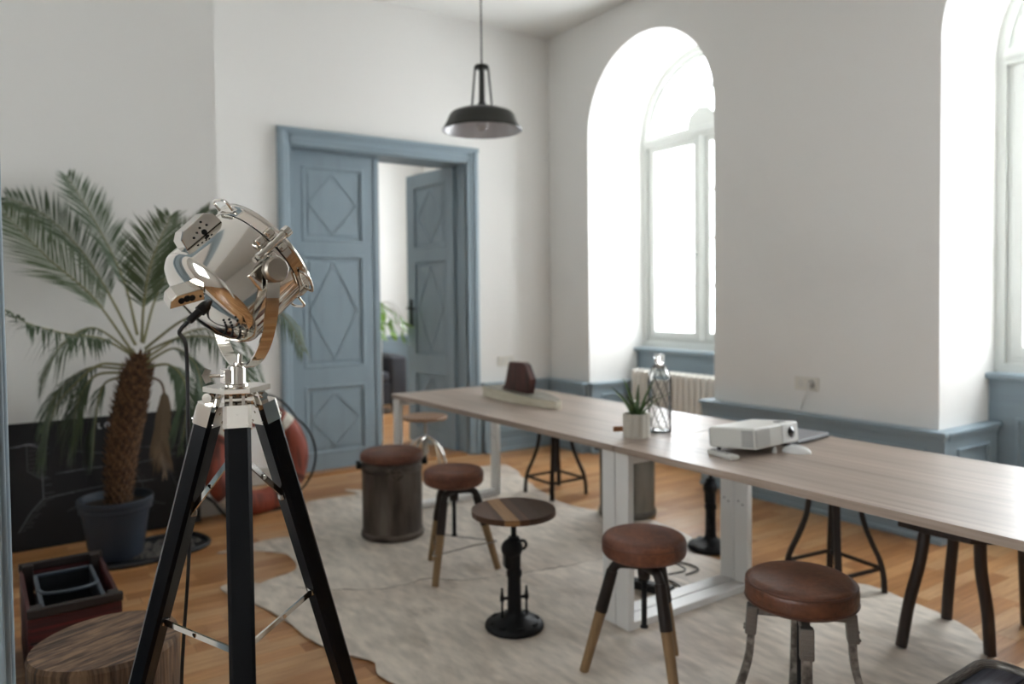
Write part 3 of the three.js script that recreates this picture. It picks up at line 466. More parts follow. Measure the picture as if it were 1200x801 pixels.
{ // rustic branch stool at the far side
  const g = thing('branch_stool', 'dark rustic stool with crooked branch legs on the window side of the projector table', 'stool', [3.03, 0, -1.385]);
  const f = [[-0.285, -0.113], [0.1, -0.14], [-0.09, 0.106], [0.32, 0.06]], t = [[-0.2, -0.07], [0.06, -0.09], [-0.16, 0.1], [0.2, 0.09]];
  mesh('seat_slab', metric(extrude([[-0.27, -0.13], [-0.1, -0.15], [0.15, -0.14], [0.27, -0.1], [0.28, 0.05], [0.24, 0.15], [0.02, 0.17], [-0.2, 0.18], [-0.27, 0.12], [-0.28, 0]].map(([x, z]) => [x, -z]), 0.034, 0.005).rotateX(-PI / 2).translate(0, 0.455, 0)), M.darkBranch, g);
  f.forEach(([x, z], k) => { const a = V(t[k][0], 0.46, t[k][1]), b = V(x, k === 1 || k === 3 ? 0 : k === 0 ? RUG : RUG, z), w = dirOf(k * 1.7).multiplyScalar(0.006); mesh('leg', metric(tube([a, a.clone().lerp(b, 0.3).add(w), a.clone().lerp(b, 0.65).addScaledVector(w, -0.5), b], 0.021, 18, 9), 'y'), M.darkBranch, g); });
}
{ // metal rimmed stool, only a corner in view
  const g = thing('metal_stool', 'square grey metal rimmed stool with dark slatted seat', 'stool', [1.75, RUG, -0.672], 0.02), h = 0.44, R = 0.178;
  const rr = (w, rad) => { const s = new THREE.Shape(); s.moveTo(-w + rad, -w); s.lineTo(w - rad, -w); s.absarc(w - rad, -w + rad, rad, -PI / 2, 0, false); s.lineTo(w, w - rad); s.absarc(w - rad, w - rad, rad, 0, PI / 2, false); s.lineTo(-w + rad, w); s.absarc(-w + rad, w - rad, rad, PI / 2, PI, false); s.lineTo(-w, -w + rad); s.absarc(-w + rad, -w + rad, rad, PI, 1.5 * PI, false); return s; };
  const path = rr(R - 0.012, 0.05).getSpacedPoints(100).slice(0, 100).map((p) => V(p.x, h, p.y));
  mesh('rim', tube(path, 0.0115, 200, 10, true), M.greyIron, g);
  const blueWood = std({ map: woodTex(hex(0x2b2d35), hex(0x5d606c), 270, 2, 18, [2, 5], 2), roughness: 0.5 });
  for (let k = 0; k < 4; k++) mesh('slat', metric(slab(-R + 0.02, R - 0.02, h - 0.022, h - 0.004, -R + 0.02 + k * 0.0795, -R + 0.02 + k * 0.0795 + 0.0765, 0.003), 'x', k * 0.6), blueWood, g);
  for (const [a, b] of [[-1, -1], [1, -1], [-1, 1], [1, 1]]) mesh('leg', rod(V(a * 0.14, h - 0.01, b * 0.14), V(a * 0.19, 0, b * 0.19), 0.012), M.greyIron, g);
  for (const a of [-1, 1]) mesh('stretcher', [rod(V(a * 0.17, 0.18, -0.17), V(a * 0.17, 0.18, 0.17), 0.007), rod(V(-0.17, 0.18, a * 0.17), V(0.17, 0.18, a * 0.17), 0.007)], M.greyIron, g);
}
// ---------------------------------------------------------------- on the tables
{ // wooden hull with an upright fin
  const g = thing('wooden_hull', 'cream sided wooden boat hull piece with a dark upright fin', 'model', [2.46, TOP, -3.5]);
  const plan = new THREE.Shape(); plan.moveTo(-0.37, -0.05); plan.bezierCurveTo(-0.2, -0.115, 0.15, -0.115, 0.365, -0.06); plan.lineTo(0.37, -0.03); plan.bezierCurveTo(0.2, 0.08, -0.05, 0.11, -0.2, 0.1); plan.lineTo(-0.36, 0.05); plan.lineTo(-0.37, -0.05);
  const body = clean(new THREE.ExtrudeGeometry(plan, { depth: 0.056, bevelEnabled: false, curveSegments: 20 })).rotateX(-PI / 2).rotateY(-PI / 2);   // length along z, near side towards -x
  const p = body.attributes.position; for (let i = 0; i < p.count; i++) if (p.getY(i) > 0.03) p.setY(i, p.getY(i) - 0.016 * clamp((p.getZ(i) + 0.1) / 0.45)); body.computeVertexNormals();
  mesh('hull', metric(body, 'z'), std({ map: woodTex(hex(0xc9c2ac), hex(0xe8e3d4), 600, 3, 12, [2, 6], 2), roughness: 0.6 }), g);
  const deck = clean(new THREE.ExtrudeGeometry(plan, { depth: 0.003, bevelEnabled: false, curveSegments: 20 })).rotateX(-PI / 2).rotateY(-PI / 2).scale(0.97, 1, 0.985), q = deck.attributes.position;
  for (let i = 0; i < q.count; i++) q.setY(i, q.getY(i) + 0.055 - 0.016 * clamp((q.getZ(i) + 0.1) / 0.45)); deck.computeVertexNormals();
  mesh('deck', metric(deck, 'z'), std({ map: woodTex(hex(0x5b5a4e), hex(0x8b8578), 601, 3, 12, [2, 6], 2), roughness: 0.5 }), g);
  mesh('fin', metric(extrude([[-0.165, 0.053], [-0.125, 0.08], [-0.085, 0.2], [-0.075, 0.212], [0.05, 0.216], [0.075, 0.205], [0.122, 0.13], [0.098, 0.046]], 0.035, 0.004).rotateY(-PI / 2).translate(0.0, 0, -0.02), 'y'), std({ map: woodTex(hex(0x281512), hex(0x5a3029), 602, 3, 12, [2, 6], 2), roughness: 0.45 }), g, 'dark reddish brown upright fin');
}
{ // planter with aloe
  const g = thing('aloe_planter', 'small ribbed white planter with a spiky green aloe', 'plant', [2.2, TOP, -2.325]);
  const pot = []; for (let i = 0; i <= 72; i++) { const a = i / 72 * 2 * PI, r = 0.0545 + 0.0022 * Math.cos(a * 14); pot.push(new THREE.Vector2(Math.cos(a) * r, Math.sin(a) * r)); }
  const s = new THREE.Shape(pot), h = new THREE.Path(); h.absarc(0, 0, 0.047, 0, 2 * PI, true); s.holes.push(h);
  const potMesh = mesh('pot', [clean(new THREE.ExtrudeGeometry(s, { depth: 0.098, bevelEnabled: false, curveSegments: 40 })).rotateX(-PI / 2), clean(new THREE.CylinderGeometry(0.05, 0.05, 0.008, 40)).translate(0, 0.004, 0)], M.planter, g);
  mesh('leather_tab', box(0.045, 0.022, 0.004, -0.074, 0.033, 0, 0.0015).rotateY(-0.6), M.tag, potMesh, 'brown leather tab');
  mesh('soil', clean(new THREE.CylinderGeometry(0.0475, 0.0475, 0.01, 32)).translate(0, 0.083, 0), M.soil, g);
  const r = rng(55);
  for (let k = 0; k < 9; k++) {
    const a = k * 2.4 + 0.4, d = dirOf(a), sd = dirOf(a + PI / 2), lean = 0.35 + 0.5 * (k % 3) / 2 + r() * 0.1, L = 0.15 + 0.065 * r(), pos = [], n = 8, ring = [];
    for (let i = 0; i <= n; i++) { const t = i / n, w = 0.0125 * Math.pow(1 - t, 0.7) + 0.0003, c = d.clone().multiplyScalar(0.012 + L * lean * t * (0.6 + 0.4 * t)).setY(0.08 + L * (1 - lean * 0.35 * t) * t); ring.push([c.clone().addScaledVector(sd, -w), c.clone().addScaledVector(d, w * 0.55).setY(c.y - w * 0.3), c.clone().addScaledVector(sd, w), c.clone().addScaledVector(d, -w * 0.15).setY(c.y + 0.0005)]); }
    for (let i = 0; i < n; i++) for (let q = 0; q < 4; q++) { const A = ring[i][q], B = ring[i][(q + 1) % 4], C = ring[i + 1][(q + 1) % 4], D = ring[i + 1][q]; for (const v of [A, B, C, A, C, D]) pos.push(v.x, v.y, v.z); }
    const ge = new THREE.BufferGeometry(); ge.setAttribute('position', new THREE.Float32BufferAttribute(pos, 3)); mesh('leaf', metric(ge, 'y'), M.aloe, g);
  }
  mesh('plant_label', box(0.014, 0.075, 0.003, 0.03, 0.12, -0.028, 0.001), M.tag, g, 'thin brown wooden plant label');
}
{ // wire wrapped bottle
  const g = thing('glass_bottle', 'tall clear glass bottle wrapped in wire netting', 'bottle', [2.355, TOP, -2.345]);
  const out = [[0.0001, 0.0], [0.043, 0], [0.047, 0.004], [0.0475, 0.012], [0.0475, 0.225], [0.046, 0.248], [0.04, 0.268], [0.03, 0.281], [0.021, 0.288], [0.0195, 0.295], [0.0205, 0.3], [0.023, 0.306], [0.022, 0.316], [0.016, 0.32], [0.0001, 0.32]];
  mesh('bottle_body', lathe([...out.slice(0, -2), [0.0175, 0.316], [0.0165, 0.29], [0.026, 0.279], [0.038, 0.26], [0.0435, 0.24], [0.0445, 0.22], [0.0445, 0.014], [0.04, 0.007], [0.0001, 0.006]], 48), M.clearGlass, g);
  mesh('stopper', lathe([[0.0001, 0.3], [0.015, 0.3], [0.0165, 0.315], [0.021, 0.319], [0.022, 0.328], [0.017, 0.335], [0.0001, 0.336]], 24), M.clearGlass, g);
  const rAt = (y) => y < 0.225 ? 0.0487 : lerp(0.0487, 0.03, sm(clamp((y - 0.225) / 0.058)));
  const net = []; const N = 9; for (let k = 0; k < N; k++) for (const s of [-1, 1]) { const p = []; for (let i = 0; i <= 22; i++) { const y = 0.004 + 0.276 * i / 22, a = k / N * 2 * PI + s * i / 22 * 2.4; p.push(V(Math.cos(a) * rAt(y), y, Math.sin(a) * rAt(y))); } net.push(tube(p, 0.0015, 44, 5)); }
  mesh('wire_net', [...net, clean(new THREE.TorusGeometry(0.031, 0.0016, 5, 32)).rotateX(PI / 2).translate(0, 0.281, 0), clean(new THREE.TorusGeometry(0.0487, 0.0016, 5, 40)).rotateX(PI / 2).translate(0, 0.004, 0)], M.wire, g);
}
{ // small glass bud vase behind the plant
  const g = thing('bud_vase', 'tiny round glass vase tucked behind the aloe planter', 'vase', [2.27, TOP, -2.41]);
  mesh('vase_body', lathe([[0.0001, 0], [0.02, 0], [0.034, 0.014], [0.037, 0.032], [0.03, 0.052], [0.014, 0.066], [0.0125, 0.1], [0.017, 0.108], [0.0145, 0.106], [0.0105, 0.1], [0.012, 0.067], [0.027, 0.051], [0.034, 0.032], [0.031, 0.016], [0.019, 0.004], [0.0001, 0.004]], 36), M.clearGlass, g);
  mesh('stopper', [clean(new THREE.SphereGeometry(0.016, 20, 14)).translate(0, 0.122, 0)], M.chrome, g);
}
{ // projector
  const g = thing('projector', 'white projector tilted up on its front foot', 'projector', [2.375, TOP + 0.004, -1.865], 0.06);
  const tilt = new THREE.Matrix4().makeTranslation(0, 0.006, -0.1).multiply(new THREE.Matrix4().makeRotationX(-0.085)).multiply(new THREE.Matrix4().makeTranslation(0, 0, 0.1));
  const T = (l) => join(l).applyMatrix4(tilt);
  mesh('case', T([box(0.275, 0.075, 0.2, 0, 0.0395, 0, 0.006), box(0.265, 0.004, 0.192, 0, 0.077, 0, 0.002)]), M.plastic, g);
  mesh('rear_trim', T([box(0.27, 0.066, 0.006, 0, 0.04, -0.101, 0.002)]), M.plasticGrey, g);
  const gr = mesh('front_grille', T([box(0.085, 0.058, 0.003, -0.088, 0.041, 0.1005)]), M.plasticGrey, g);
  mesh('grille_bar', T([...Array.from({ length: 7 }, (_, k) => box(0.083, 0.003, 0.004, -0.088, 0.016 + k * 0.0083, 0.1015)), ...Array.from({ length: 9 }, (_, k) => box(0.0035, 0.056, 0.004, -0.127 + k * 0.0098, 0.041, 0.1015))]), M.plastic, gr);
  const sg = mesh('side_grille', T([box(0.003, 0.056, 0.045, -0.1378, 0.041, 0.068)]), M.plasticGrey, g);
  mesh('grille_bar', T(Array.from({ length: 5 }, (_, k) => box(0.004, 0.052, 0.004, -0.1385, 0.041, 0.05 + k * 0.009))), M.plastic, sg);
  const fp = mesh('lens_bezel', T([box(0.1, 0.07, 0.006, 0.082, 0.041, 0.101, 0.003), clean(new THREE.TorusGeometry(0.025, 0.004, 10, 32)).translate(0.08, 0.043, 0.104)]), M.white, g);
  mesh('lens', T([clean(new THREE.CylinderGeometry(0.023, 0.025, 0.01, 32)).rotateX(PI / 2).translate(0.08, 0.043, 0.103), clean(new THREE.SphereGeometry(0.03, 24, 12, 0, 2 * PI, 0, 0.7)).rotateX(PI / 2).translate(0.08, 0.043, 0.086)]), M.lens, fp);
  mesh('lens_wheel', T([box(0.04, 0.006, 0.03, 0.08, 0.079, 0.06, 0.002)]), M.plasticGrey, g);
  mesh('front_foot', [rod(V(0.0, -0.004, 0.085), V(0.0, 0.018, 0.085), 0.009, 0.006)], M.plastic, g);
  for (const x of [-0.11, 0.11]) mesh('rear_foot', [rod(V(x, -0.004, -0.08), V(x, 0.01, -0.08), 0.008)], M.rubber, g);
}
{
  const g = thing('remote_control', 'slim white remote control in front of the projector', 'remote', [2.172, TOP, -1.845], -0.2);
  mesh('case', box(0.04, 0.018, 0.14, 0, 0.009, 0, 0.007), M.plastic, g);
  mesh('button', [-0.05, -0.03, -0.01, 0.01, 0.03].flatMap((z) => [-0.01, 0, 0.01].map((x) => box(0.006, 0.003, 0.008, x, 0.0185, z, 0.001))), M.plasticGrey, g);
}
{
  const g = thing('computer_mouse', 'white computer mouse on the table in front of the lens', 'mouse', [2.45, TOP, -1.735], 0.4);
  const s = clean(new THREE.SphereGeometry(1, 28, 16, 0, 2 * PI, 0, PI / 2)).scale(0.03, 0.028, 0.052);
  mesh('shell', s, M.white, g); mesh('scroll_wheel', clean(new THREE.CylinderGeometry(0.007, 0.007, 0.006, 16)).rotateZ(PI / 2).translate(0, 0.0235, -0.026), M.plasticGrey, g);
}
{
  const g = thing('laptop', 'closed grey laptop lying behind the projector', 'laptop', [2.655, TOP, -1.93], 0.1);
  mesh('base', box(0.3, 0.011, 0.21, 0, 0.0065, 0, 0.004), M.dark, g); mesh('lid', box(0.3, 0.007, 0.21, 0, 0.0165, 0, 0.003), M.plasticGrey, g);
  mesh('hinge', rod(V(-0.1, 0.0115, 0.105), V(0.1, 0.0115, 0.105), 0.005), M.dark, g);
}
{
  const g = thing('marker_pen', 'short blue and white marker pen behind the projector', 'pen', [2.47, TOP, -2.12], 0.5);
  mesh('barrel', rod(V(-0.05, 0.011, 0), V(0.04, 0.011, 0), 0.0105), M.white, g); mesh('pen_cap', rod(V(0.035, 0.011, 0), V(0.085, 0.011, 0), 0.0118, 0.01), std({ color: 0x2b3558, roughness: 0.4 }), g);
}
{ // power strip and cables on the rug
  const g = thing('power_strip', 'black power strip lying on the rug below the tables', 'power strip', [2.36, RUG, -2.44], 0.35);
  mesh('housing', box(0.055, 0.038, 0.26, 0, 0.019, 0, 0.008), M.rubber, g);
  for (let k = 0; k < 3; k++) mesh('outlet', clean(new THREE.CylinderGeometry(0.02, 0.02, 0.004, 20)).translate(0, 0.039, -0.08 + k * 0.07), M.dark, g);
  mesh('plug', box(0.035, 0.045, 0.04, 0, 0.06, -0.01, 0.008), M.rubber, g);
  mesh('cable', tube([[0, 0.02, 0.12], [0.02, 0.008, 0.2], [0.12, 0.005, 0.1], [0.2, 0.005, -0.05], [0.32, 0.005, -0.12], [0.4, 0.005, 0.0], [0.36, 0.005, 0.1], [0.26, 0.005, 0.08]], 0.0045, 80, 6), M.rubber, g);
  mesh('cable', tube([[0, 0.07, -0.03], [0.06, 0.09, -0.06], [0.14, 0.05, -0.14], [0.26, 0.012, -0.16], [0.36, 0.012, -0.06], [0.3, 0.012, 0.06], [0.2, 0.012, 0.02]], 0.004, 80, 6), M.rubber, g);
}
{ // pendant
  const g = thing('pendant_lamp', 'black industrial pendant lamp hanging over the table', 'pendant lamp', [2.305, 0, -3.675]);
  const y0 = 2.255;
  mesh('shade', lathe([[0.2225, y0], [0.226, y0 + 0.003], [0.222, y0 + 0.012], [0.2, y0 + 0.05], [0.185, y0 + 0.085], [0.17, y0 + 0.1], [0.12, y0 + 0.118], [0.062, y0 + 0.125], [0.0001, y0 + 0.125]], 64), M.pendant, g);
  mesh('inner_reflector', lathe([[0.221, y0 + 0.002], [0.197, y0 + 0.048], [0.182, y0 + 0.08], [0.165, y0 + 0.096], [0.118, y0 + 0.114], [0.0001, y0 + 0.12]], 64), M.pendantIn, g, 'pale glossy inside of the shade');
  for (let k = 0; k < 4; k++) { const d = dirOf(k * PI / 2 + 0.9); mesh('cage_strut', bar(d.clone().multiplyScalar(0.058).setY(y0 + 0.12), d.clone().multiplyScalar(0.036).setY(y0 + 0.36), 0.02, 0.01, dirOf(k * PI / 2 + 0.9 + PI / 2), 0.003), M.pendant, g); }
  mesh('cage_cap', lathe([[0.0001, y0 + 0.348], [0.04, y0 + 0.348], [0.042, y0 + 0.36], [0.036, y0 + 0.366], [0.0001, y0 + 0.37]], 24), M.pendant, g);
  mesh('lamp_holder', lathe([[0.0001, y0 + 0.12], [0.024, y0 + 0.12], [0.024, y0 + 0.15], [0.014, y0 + 0.17], [0.0001, y0 + 0.172]], 20), M.dark, g);
  mesh('bulb', [lathe([[0.0001, y0 - 0.0], [0.02, y0 + 0.004], [0.033, y0 + 0.02], [0.036, y0 + 0.04], [0.03, y0 + 0.062], [0.018, y0 + 0.085], [0.016, y0 + 0.115]], 28)], M.clearGlass, g);
  mesh('cord', rod(V(0, y0 + 0.15, 0), V(0, CEIL, 0), 0.0045, 0.0045, 8), M.dark, g);
  mesh('ceiling_rose', lathe([[0.0001, CEIL - 0.03], [0.04, CEIL - 0.03], [0.05, CEIL - 0.01], [0.05, CEIL], [0.0001, CEIL]], 28), M.pendant, g);
}
// ---------------------------------------------------------------- next room
{
  const g = thing('sofa', 'dark grey sofa in the next room', 'sofa', [2.9, 0, -8.34]);
  mesh('base', slab(-0.95, 0.95, 0.1, 0.36, -0.4, 0.42, 0.03), M.sofa, g);
  for (const x of [-0.4, 0.4]) mesh('seat_cushion', slab(x - 0.39, x + 0.39, 0.35, 0.48, -0.3, 0.45, 0.05), M.sofa, g);
  mesh('backrest', slab(-0.95, 0.95, 0.3, 0.78, -0.42, -0.22, 0.06), M.sofa, g);
  for (const s of [-1, 1]) mesh('armrest', slab(s * 0.9 - 0.11, s * 0.9 + 0.11, 0.1, 0.66, -0.42, 0.44, 0.05), M.sofa, g);
  for (const s of [-1, 1]) for (const t of [-0.34, 0.36]) mesh('leg', rod(V(s * 0.85, 0.11, t), V(s * 0.87, 0, t), 0.022, 0.016), M.dark, g);
  const c = one('sofa_cushion', 'black square cushion leaning on the dark sofa', 'cushion', clean(new THREE.SphereGeometry(1, 28, 20)), std({ color: 0x17181b, roughness: 0.85 }), [3.43, 0.735, -8.39]);
  const p = c.geometry.attributes.position; for (let i = 0; i < p.count; i++) { const f = (v) => Math.sign(v) * Math.pow(Math.abs(v), 0.55); const x = f(p.getX(i)), y = f(p.getY(i)); p.setXYZ(i, x * 0.23, y * 0.23, p.getZ(i) * 0.08); } c.geometry.computeVertexNormals(); c.rotation.x = -0.25;
}
{
  const g = thing('hanging_vine', 'light green leafy vine on a plinth in the next room', 'plant', [2.78, 0, -6.55]);
  mesh('plinth', slab(-0.14, 0.14, 0, 0.98, -0.14, 0.14, 0.01), M.white, g);
  mesh('pot', lathe([[0.0001, 0.98], [0.08, 0.98], [0.11, 1.12], [0.115, 1.14], [0.1, 1.14], [0.0001, 1.12]], 28), M.planter, g);
  const r = rng(91);
  for (let k = 0; k < 34; k++) {
    const a = 0.9 + (r() - 0.5) * 3.4, d = dirOf(a), R = 0.1 + 0.34 * r(), y = 1.18 + 0.22 * r() - R * 0.45, L = 0.13 + 0.06 * r(), w = L * 0.3, s = new THREE.Shape();
    s.moveTo(0, 0); s.bezierCurveTo(w * 1.2, L * 0.2, w, L * 0.65, 0, L); s.bezierCurveTo(-w, L * 0.65, -w * 1.2, L * 0.2, 0, 0);
    const lf = clean(new THREE.ShapeGeometry(s, 6)); const q = lf.attributes.position; for (let i = 0; i < q.count; i++) q.setZ(i, -2.2 * q.getY(i) ** 2 + Math.abs(q.getX(i)) * 0.3); lf.computeVertexNormals();
    lf.rotateX(PI - 0.9 + r() * 1.2).rotateY(a + (r() - 0.5)).translate(d.x * R, y, d.z * R);
    const st = mesh('leaf', lf, M.leafBright, g);
    mesh('stem', tube([[d.x * 0.05, 1.12, d.z * 0.05], [d.x * R * 0.6, 1.2 + 0.1 * r(), d.z * R * 0.6], [d.x * R, y, d.z * R]], 0.002, 8, 4), M.rachis, st);
  }
}
// ---------------------------------------------------------------- corner by the palm
{ // black map board leaning on the projecting wall
  const g = thing('map_board', 'black map board with white lines leaning on the wall behind the palm', 'poster', [0.497, 0.004, -4.742]);
  const cv = document.createElement('canvas'); cv.width = 1024; cv.height = 700; const c = cv.getContext('2d');
  c.fillStyle = '#0d0d10'; c.fillRect(0, 0, 1024, 700);
  const r = rng(31); c.lineCap = 'round'; c.lineJoin = 'round';
  const route = (pts, w, al) => { c.strokeStyle = `rgba(205,205,215,${al})`; c.lineWidth = w; c.beginPath(); pts.forEach(([x, y], i) => i ? c.lineTo(x, y) : c.moveTo(x, y)); c.stroke(); for (let i = 1; i < pts.length; i++) for (let t = 0.1; t < 1; t += 0.16) { const x = lerp(pts[i - 1][0], pts[i][0], t), y = lerp(pts[i - 1][1], pts[i][1], t); c.fillStyle = `rgba(205,205,215,${al * 0.8})`; c.fillRect(x + 7, y - 3 + r() * 4, 14 + r() * 34, 3.5); } };
  route([[30, 130], [120, 118], [180, 150], [185, 430], [120, 500], [60, 600]], 5, 0.5);
  route([[110, 115], [112, 270], [190, 330]], 4, 0.4); route([[185, 430], [330, 415], [520, 400], [760, 405]], 4, 0.4);
  route([[250, 300], [420, 290], [640, 300], [900, 260]], 4, 0.4); route([[300, 520], [420, 460], [600, 480], [820, 560]], 4, 0.35);
  route([[620, 130], [640, 300], [700, 420], [720, 600]], 4, 0.4); route([[330, 180], [520, 220], [700, 200], [960, 220]], 4, 0.3); route([[860, 120], [840, 300], [900, 480], [960, 560]], 4, 0.35);
  c.fillStyle = 'rgba(225,225,228,0.9)'; c.font = 'bold 46px sans-serif'; c.fillText('L O N D O N', 470, 68);
  const t = new THREE.CanvasTexture(cv); t.colorSpace = THREE.SRGBColorSpace;
  const W = 0.962, H = 0.668, tilt = -0.14;
  const board = clean(new THREE.BoxGeometry(W, H, 0.012)).translate(0, H / 2, 0).rotateX(tilt), face = clean(new THREE.PlaneGeometry(W - 0.004, H - 0.004)).translate(0, H / 2, 0.0065).rotateX(tilt);
  mesh('backing', board, std({ color: 0x0c0c0e, roughness: 0.6 }), g);
  mesh('printed_face', face, std({ map: t, roughness: 0.55 }), g, 'white line map print headed with spaced capitals');
}
{ // plant tray
  const g = thing('plant_tray', 'oval black tray with gravel under the palm pot', 'tray', [0.64, 0, -4.34], 0.22);
  const ov = (a, b, n = 60) => Array.from({ length: n }, (_, i) => { const t = i / n * 2 * PI, e = (v) => Math.sign(v) * Math.pow(Math.abs(v), 0.7); return [a * e(Math.cos(t)), b * e(Math.sin(t))]; });
  mesh('tray_base', extrude(ov(0.29, 0.19), 0.006).rotateX(-PI / 2), M.bin, g);
  mesh('rim', tube(ov(0.29, 0.19).map(([x, z]) => V(x, 0.014, z)), 0.012, 120, 8, true), M.bin, g);
  const r = rng(12), l = []; for (let i = 0; i < 260; i++) { const a = r() * 6.28, q = Math.sqrt(r()), s = 0.005 + r() * 0.006; l.push(clean(new THREE.IcosahedronGeometry(s, 0)).scale(1, 0.7, 1).translate(0.06 + Math.cos(a) * q * 0.2, 0.009 + s * 0.3, Math.sin(a) * q * 0.15)); }
  mesh('gravel', l, std({ color: 0x6c6862, roughness: 0.9 }), g).userData.kind = 'stuff';
}
{ // potted palm
  const g = thing('potted_palm', 'tall potted date palm with arching feathery fronds', 'palm', [0, 0, 0]);
  const base = V(0.488, 0.008, -4.36);
  mesh('pot', lathe([[0.0001, 0.0], [0.118, 0.0], [0.124, 0.006], [0.158, 0.235], [0.17, 0.24], [0.172, 0.262], [0.168, 0.268], [0.176, 0.272], [0.179, 0.3], [0.176, 0.304], [0.166, 0.302], [0.158, 0.262], [0.0001, 0.262]], 56).translate(base.x, base.y, base.z), M.potPlastic, g);
  mesh('soil', lathe([[0.0001, 0.275], [0.09, 0.272], [0.16, 0.266]], 40).translate(base.x, base.y, base.z), M.soil, g);
  const tc = new THREE.CatmullRomCurve3([V(0.5, 0.24, -4.37), V(0.52, 0.5, -4.355), V(0.565, 0.78, -4.33), V(0.598, 0.95, -4.315), V(0.612, 1.04, -4.31)]);
  const core = [], r = rng(17); const rad = (t) => 0.052 + 0.026 * Math.sin(clamp(t * 1.05) * PI * 0.8) - (t > 0.88 ? (t - 0.88) * 0.3 : 0);
  const tg = new THREE.TubeGeometry(tc, 40, 1, 18), P = tg.attributes.position; { const pts = tc.getSpacedPoints(40); for (let i = 0; i < P.count; i++) { const k = Math.floor(i / 19), c = pts[k], v = V(P.getX(i), P.getY(i), P.getZ(i)).sub(c).multiplyScalar(rad(k / 40)); P.setXYZ(i, c.x + v.x, c.y + v.y, c.z + v.z); } tg.computeVertexNormals(); } core.push(clean(tg));
  for (let i = 0; i < 420; i++) { const t = i / 420, c = tc.getPointAt(t), a = i * 2.399, d = dirOf(a), q = clean(new THREE.ConeGeometry(0.013, 0.05, 4)).scale(1, 1, 0.55); q.translate(0, 0.02, 0).rotateX(0.45 + r() * 0.3).rotateY(a); core.push(q.translate(c.x + d.x * rad(t) * 0.93, c.y, c.z + d.z * rad(t) * 0.93)); }
  mesh('trunk', metric(core, 'y'), M.trunk, g, 'brown trunk covered with old leaf bases');
  const F = [
    [[0.584, 1.045, -4.310], [0.402, 1.349, -4.384], [0.229, 1.529, -4.448], [0.03, 1.781, -4.543]],
    [[0.592, 1.089, -4.306], [0.469, 1.402, -4.462], [0.372, 1.597, -4.58], [0.214, 1.780, -4.69], [0.06, 1.863, -4.77]],
    [[0.604, 1.141, -4.324], [0.570, 1.411, -4.478], [0.501, 1.633, -4.6], [0.410, 1.842, -4.68], [0.335, 1.990, -4.72]],
    [[0.618, 1.106, -4.289], [0.610, 1.320, -4.121], [0.620, 1.505, -3.939], [0.680, 1.707, -3.785]],
    [[0.628, 1.096, -4.306], [0.699, 1.324, -4.363], [0.800, 1.550, -4.363], [0.960, 1.802, -4.264]],
    [[0.632, 1.071, -4.278], [0.785, 1.230, -3.999], [0.989, 1.311, -3.682], [1.106, 1.231, -3.479], [1.153, 1.077, -3.380]],
    [[0.580, 1.046, -4.312], [0.398, 1.184, -4.260], [0.288, 1.136, -4.212], [0.207, 1.026, -4.202], [0.170, 0.908, -4.199]],
    [[0.576, 1.037, -4.314], [0.417, 1.137, -4.063], [0.245, 1.179, -3.819], [0.1, 1.235, -3.686], [0.03, 1.29, -3.6]],
    [[0.557, 0.985, -4.326], [0.427, 0.999, -4.294], [0.321, 0.921, -4.242], [0.222, 0.797, -4.244], [0.169, 0.538, -4.234]],
    [[0.549, 0.950, -4.330], [0.408, 0.944, -4.305], [0.327, 0.828, -4.258], [0.291, 0.582, -4.249]],
    [[0.636, 0.975, -4.271], [0.719, 0.991, -4.095], [0.763, 0.897, -3.965], [0.738, 0.618, -3.947]],
    [[0.637, 1.001, -4.272], [0.768, 1.066, -4.246], [0.850, 0.990, -4.187], [0.882, 0.795, -4.122]],
    [[0.635, 0.931, -4.271], [0.690, 0.892, -4.171], [0.674, 0.621, -4.112], [0.677, 0.451, -4.104]],
    [[0.631, 1.054, -4.278], [0.755, 1.136, -3.955], [0.872, 1.122, -3.694], [0.939, 0.972, -3.521], [0.959, 0.821, -3.466]],
    [[0.556, 0.932, -4.325], [0.459, 0.884, -4.449], [0.418, 0.708, -4.470], [0.398, 0.487, -4.476]],
    [[0.638, 1.027, -4.272], [0.902, 1.163, -4.279], [1.107, 1.089, -4.222], [1.206, 0.854, -4.183]],
    [[0.557, 0.967, -4.325], [0.385, 0.960, -4.54], [0.259, 0.830, -4.66], [0.187, 0.627, -4.7]],
  ];
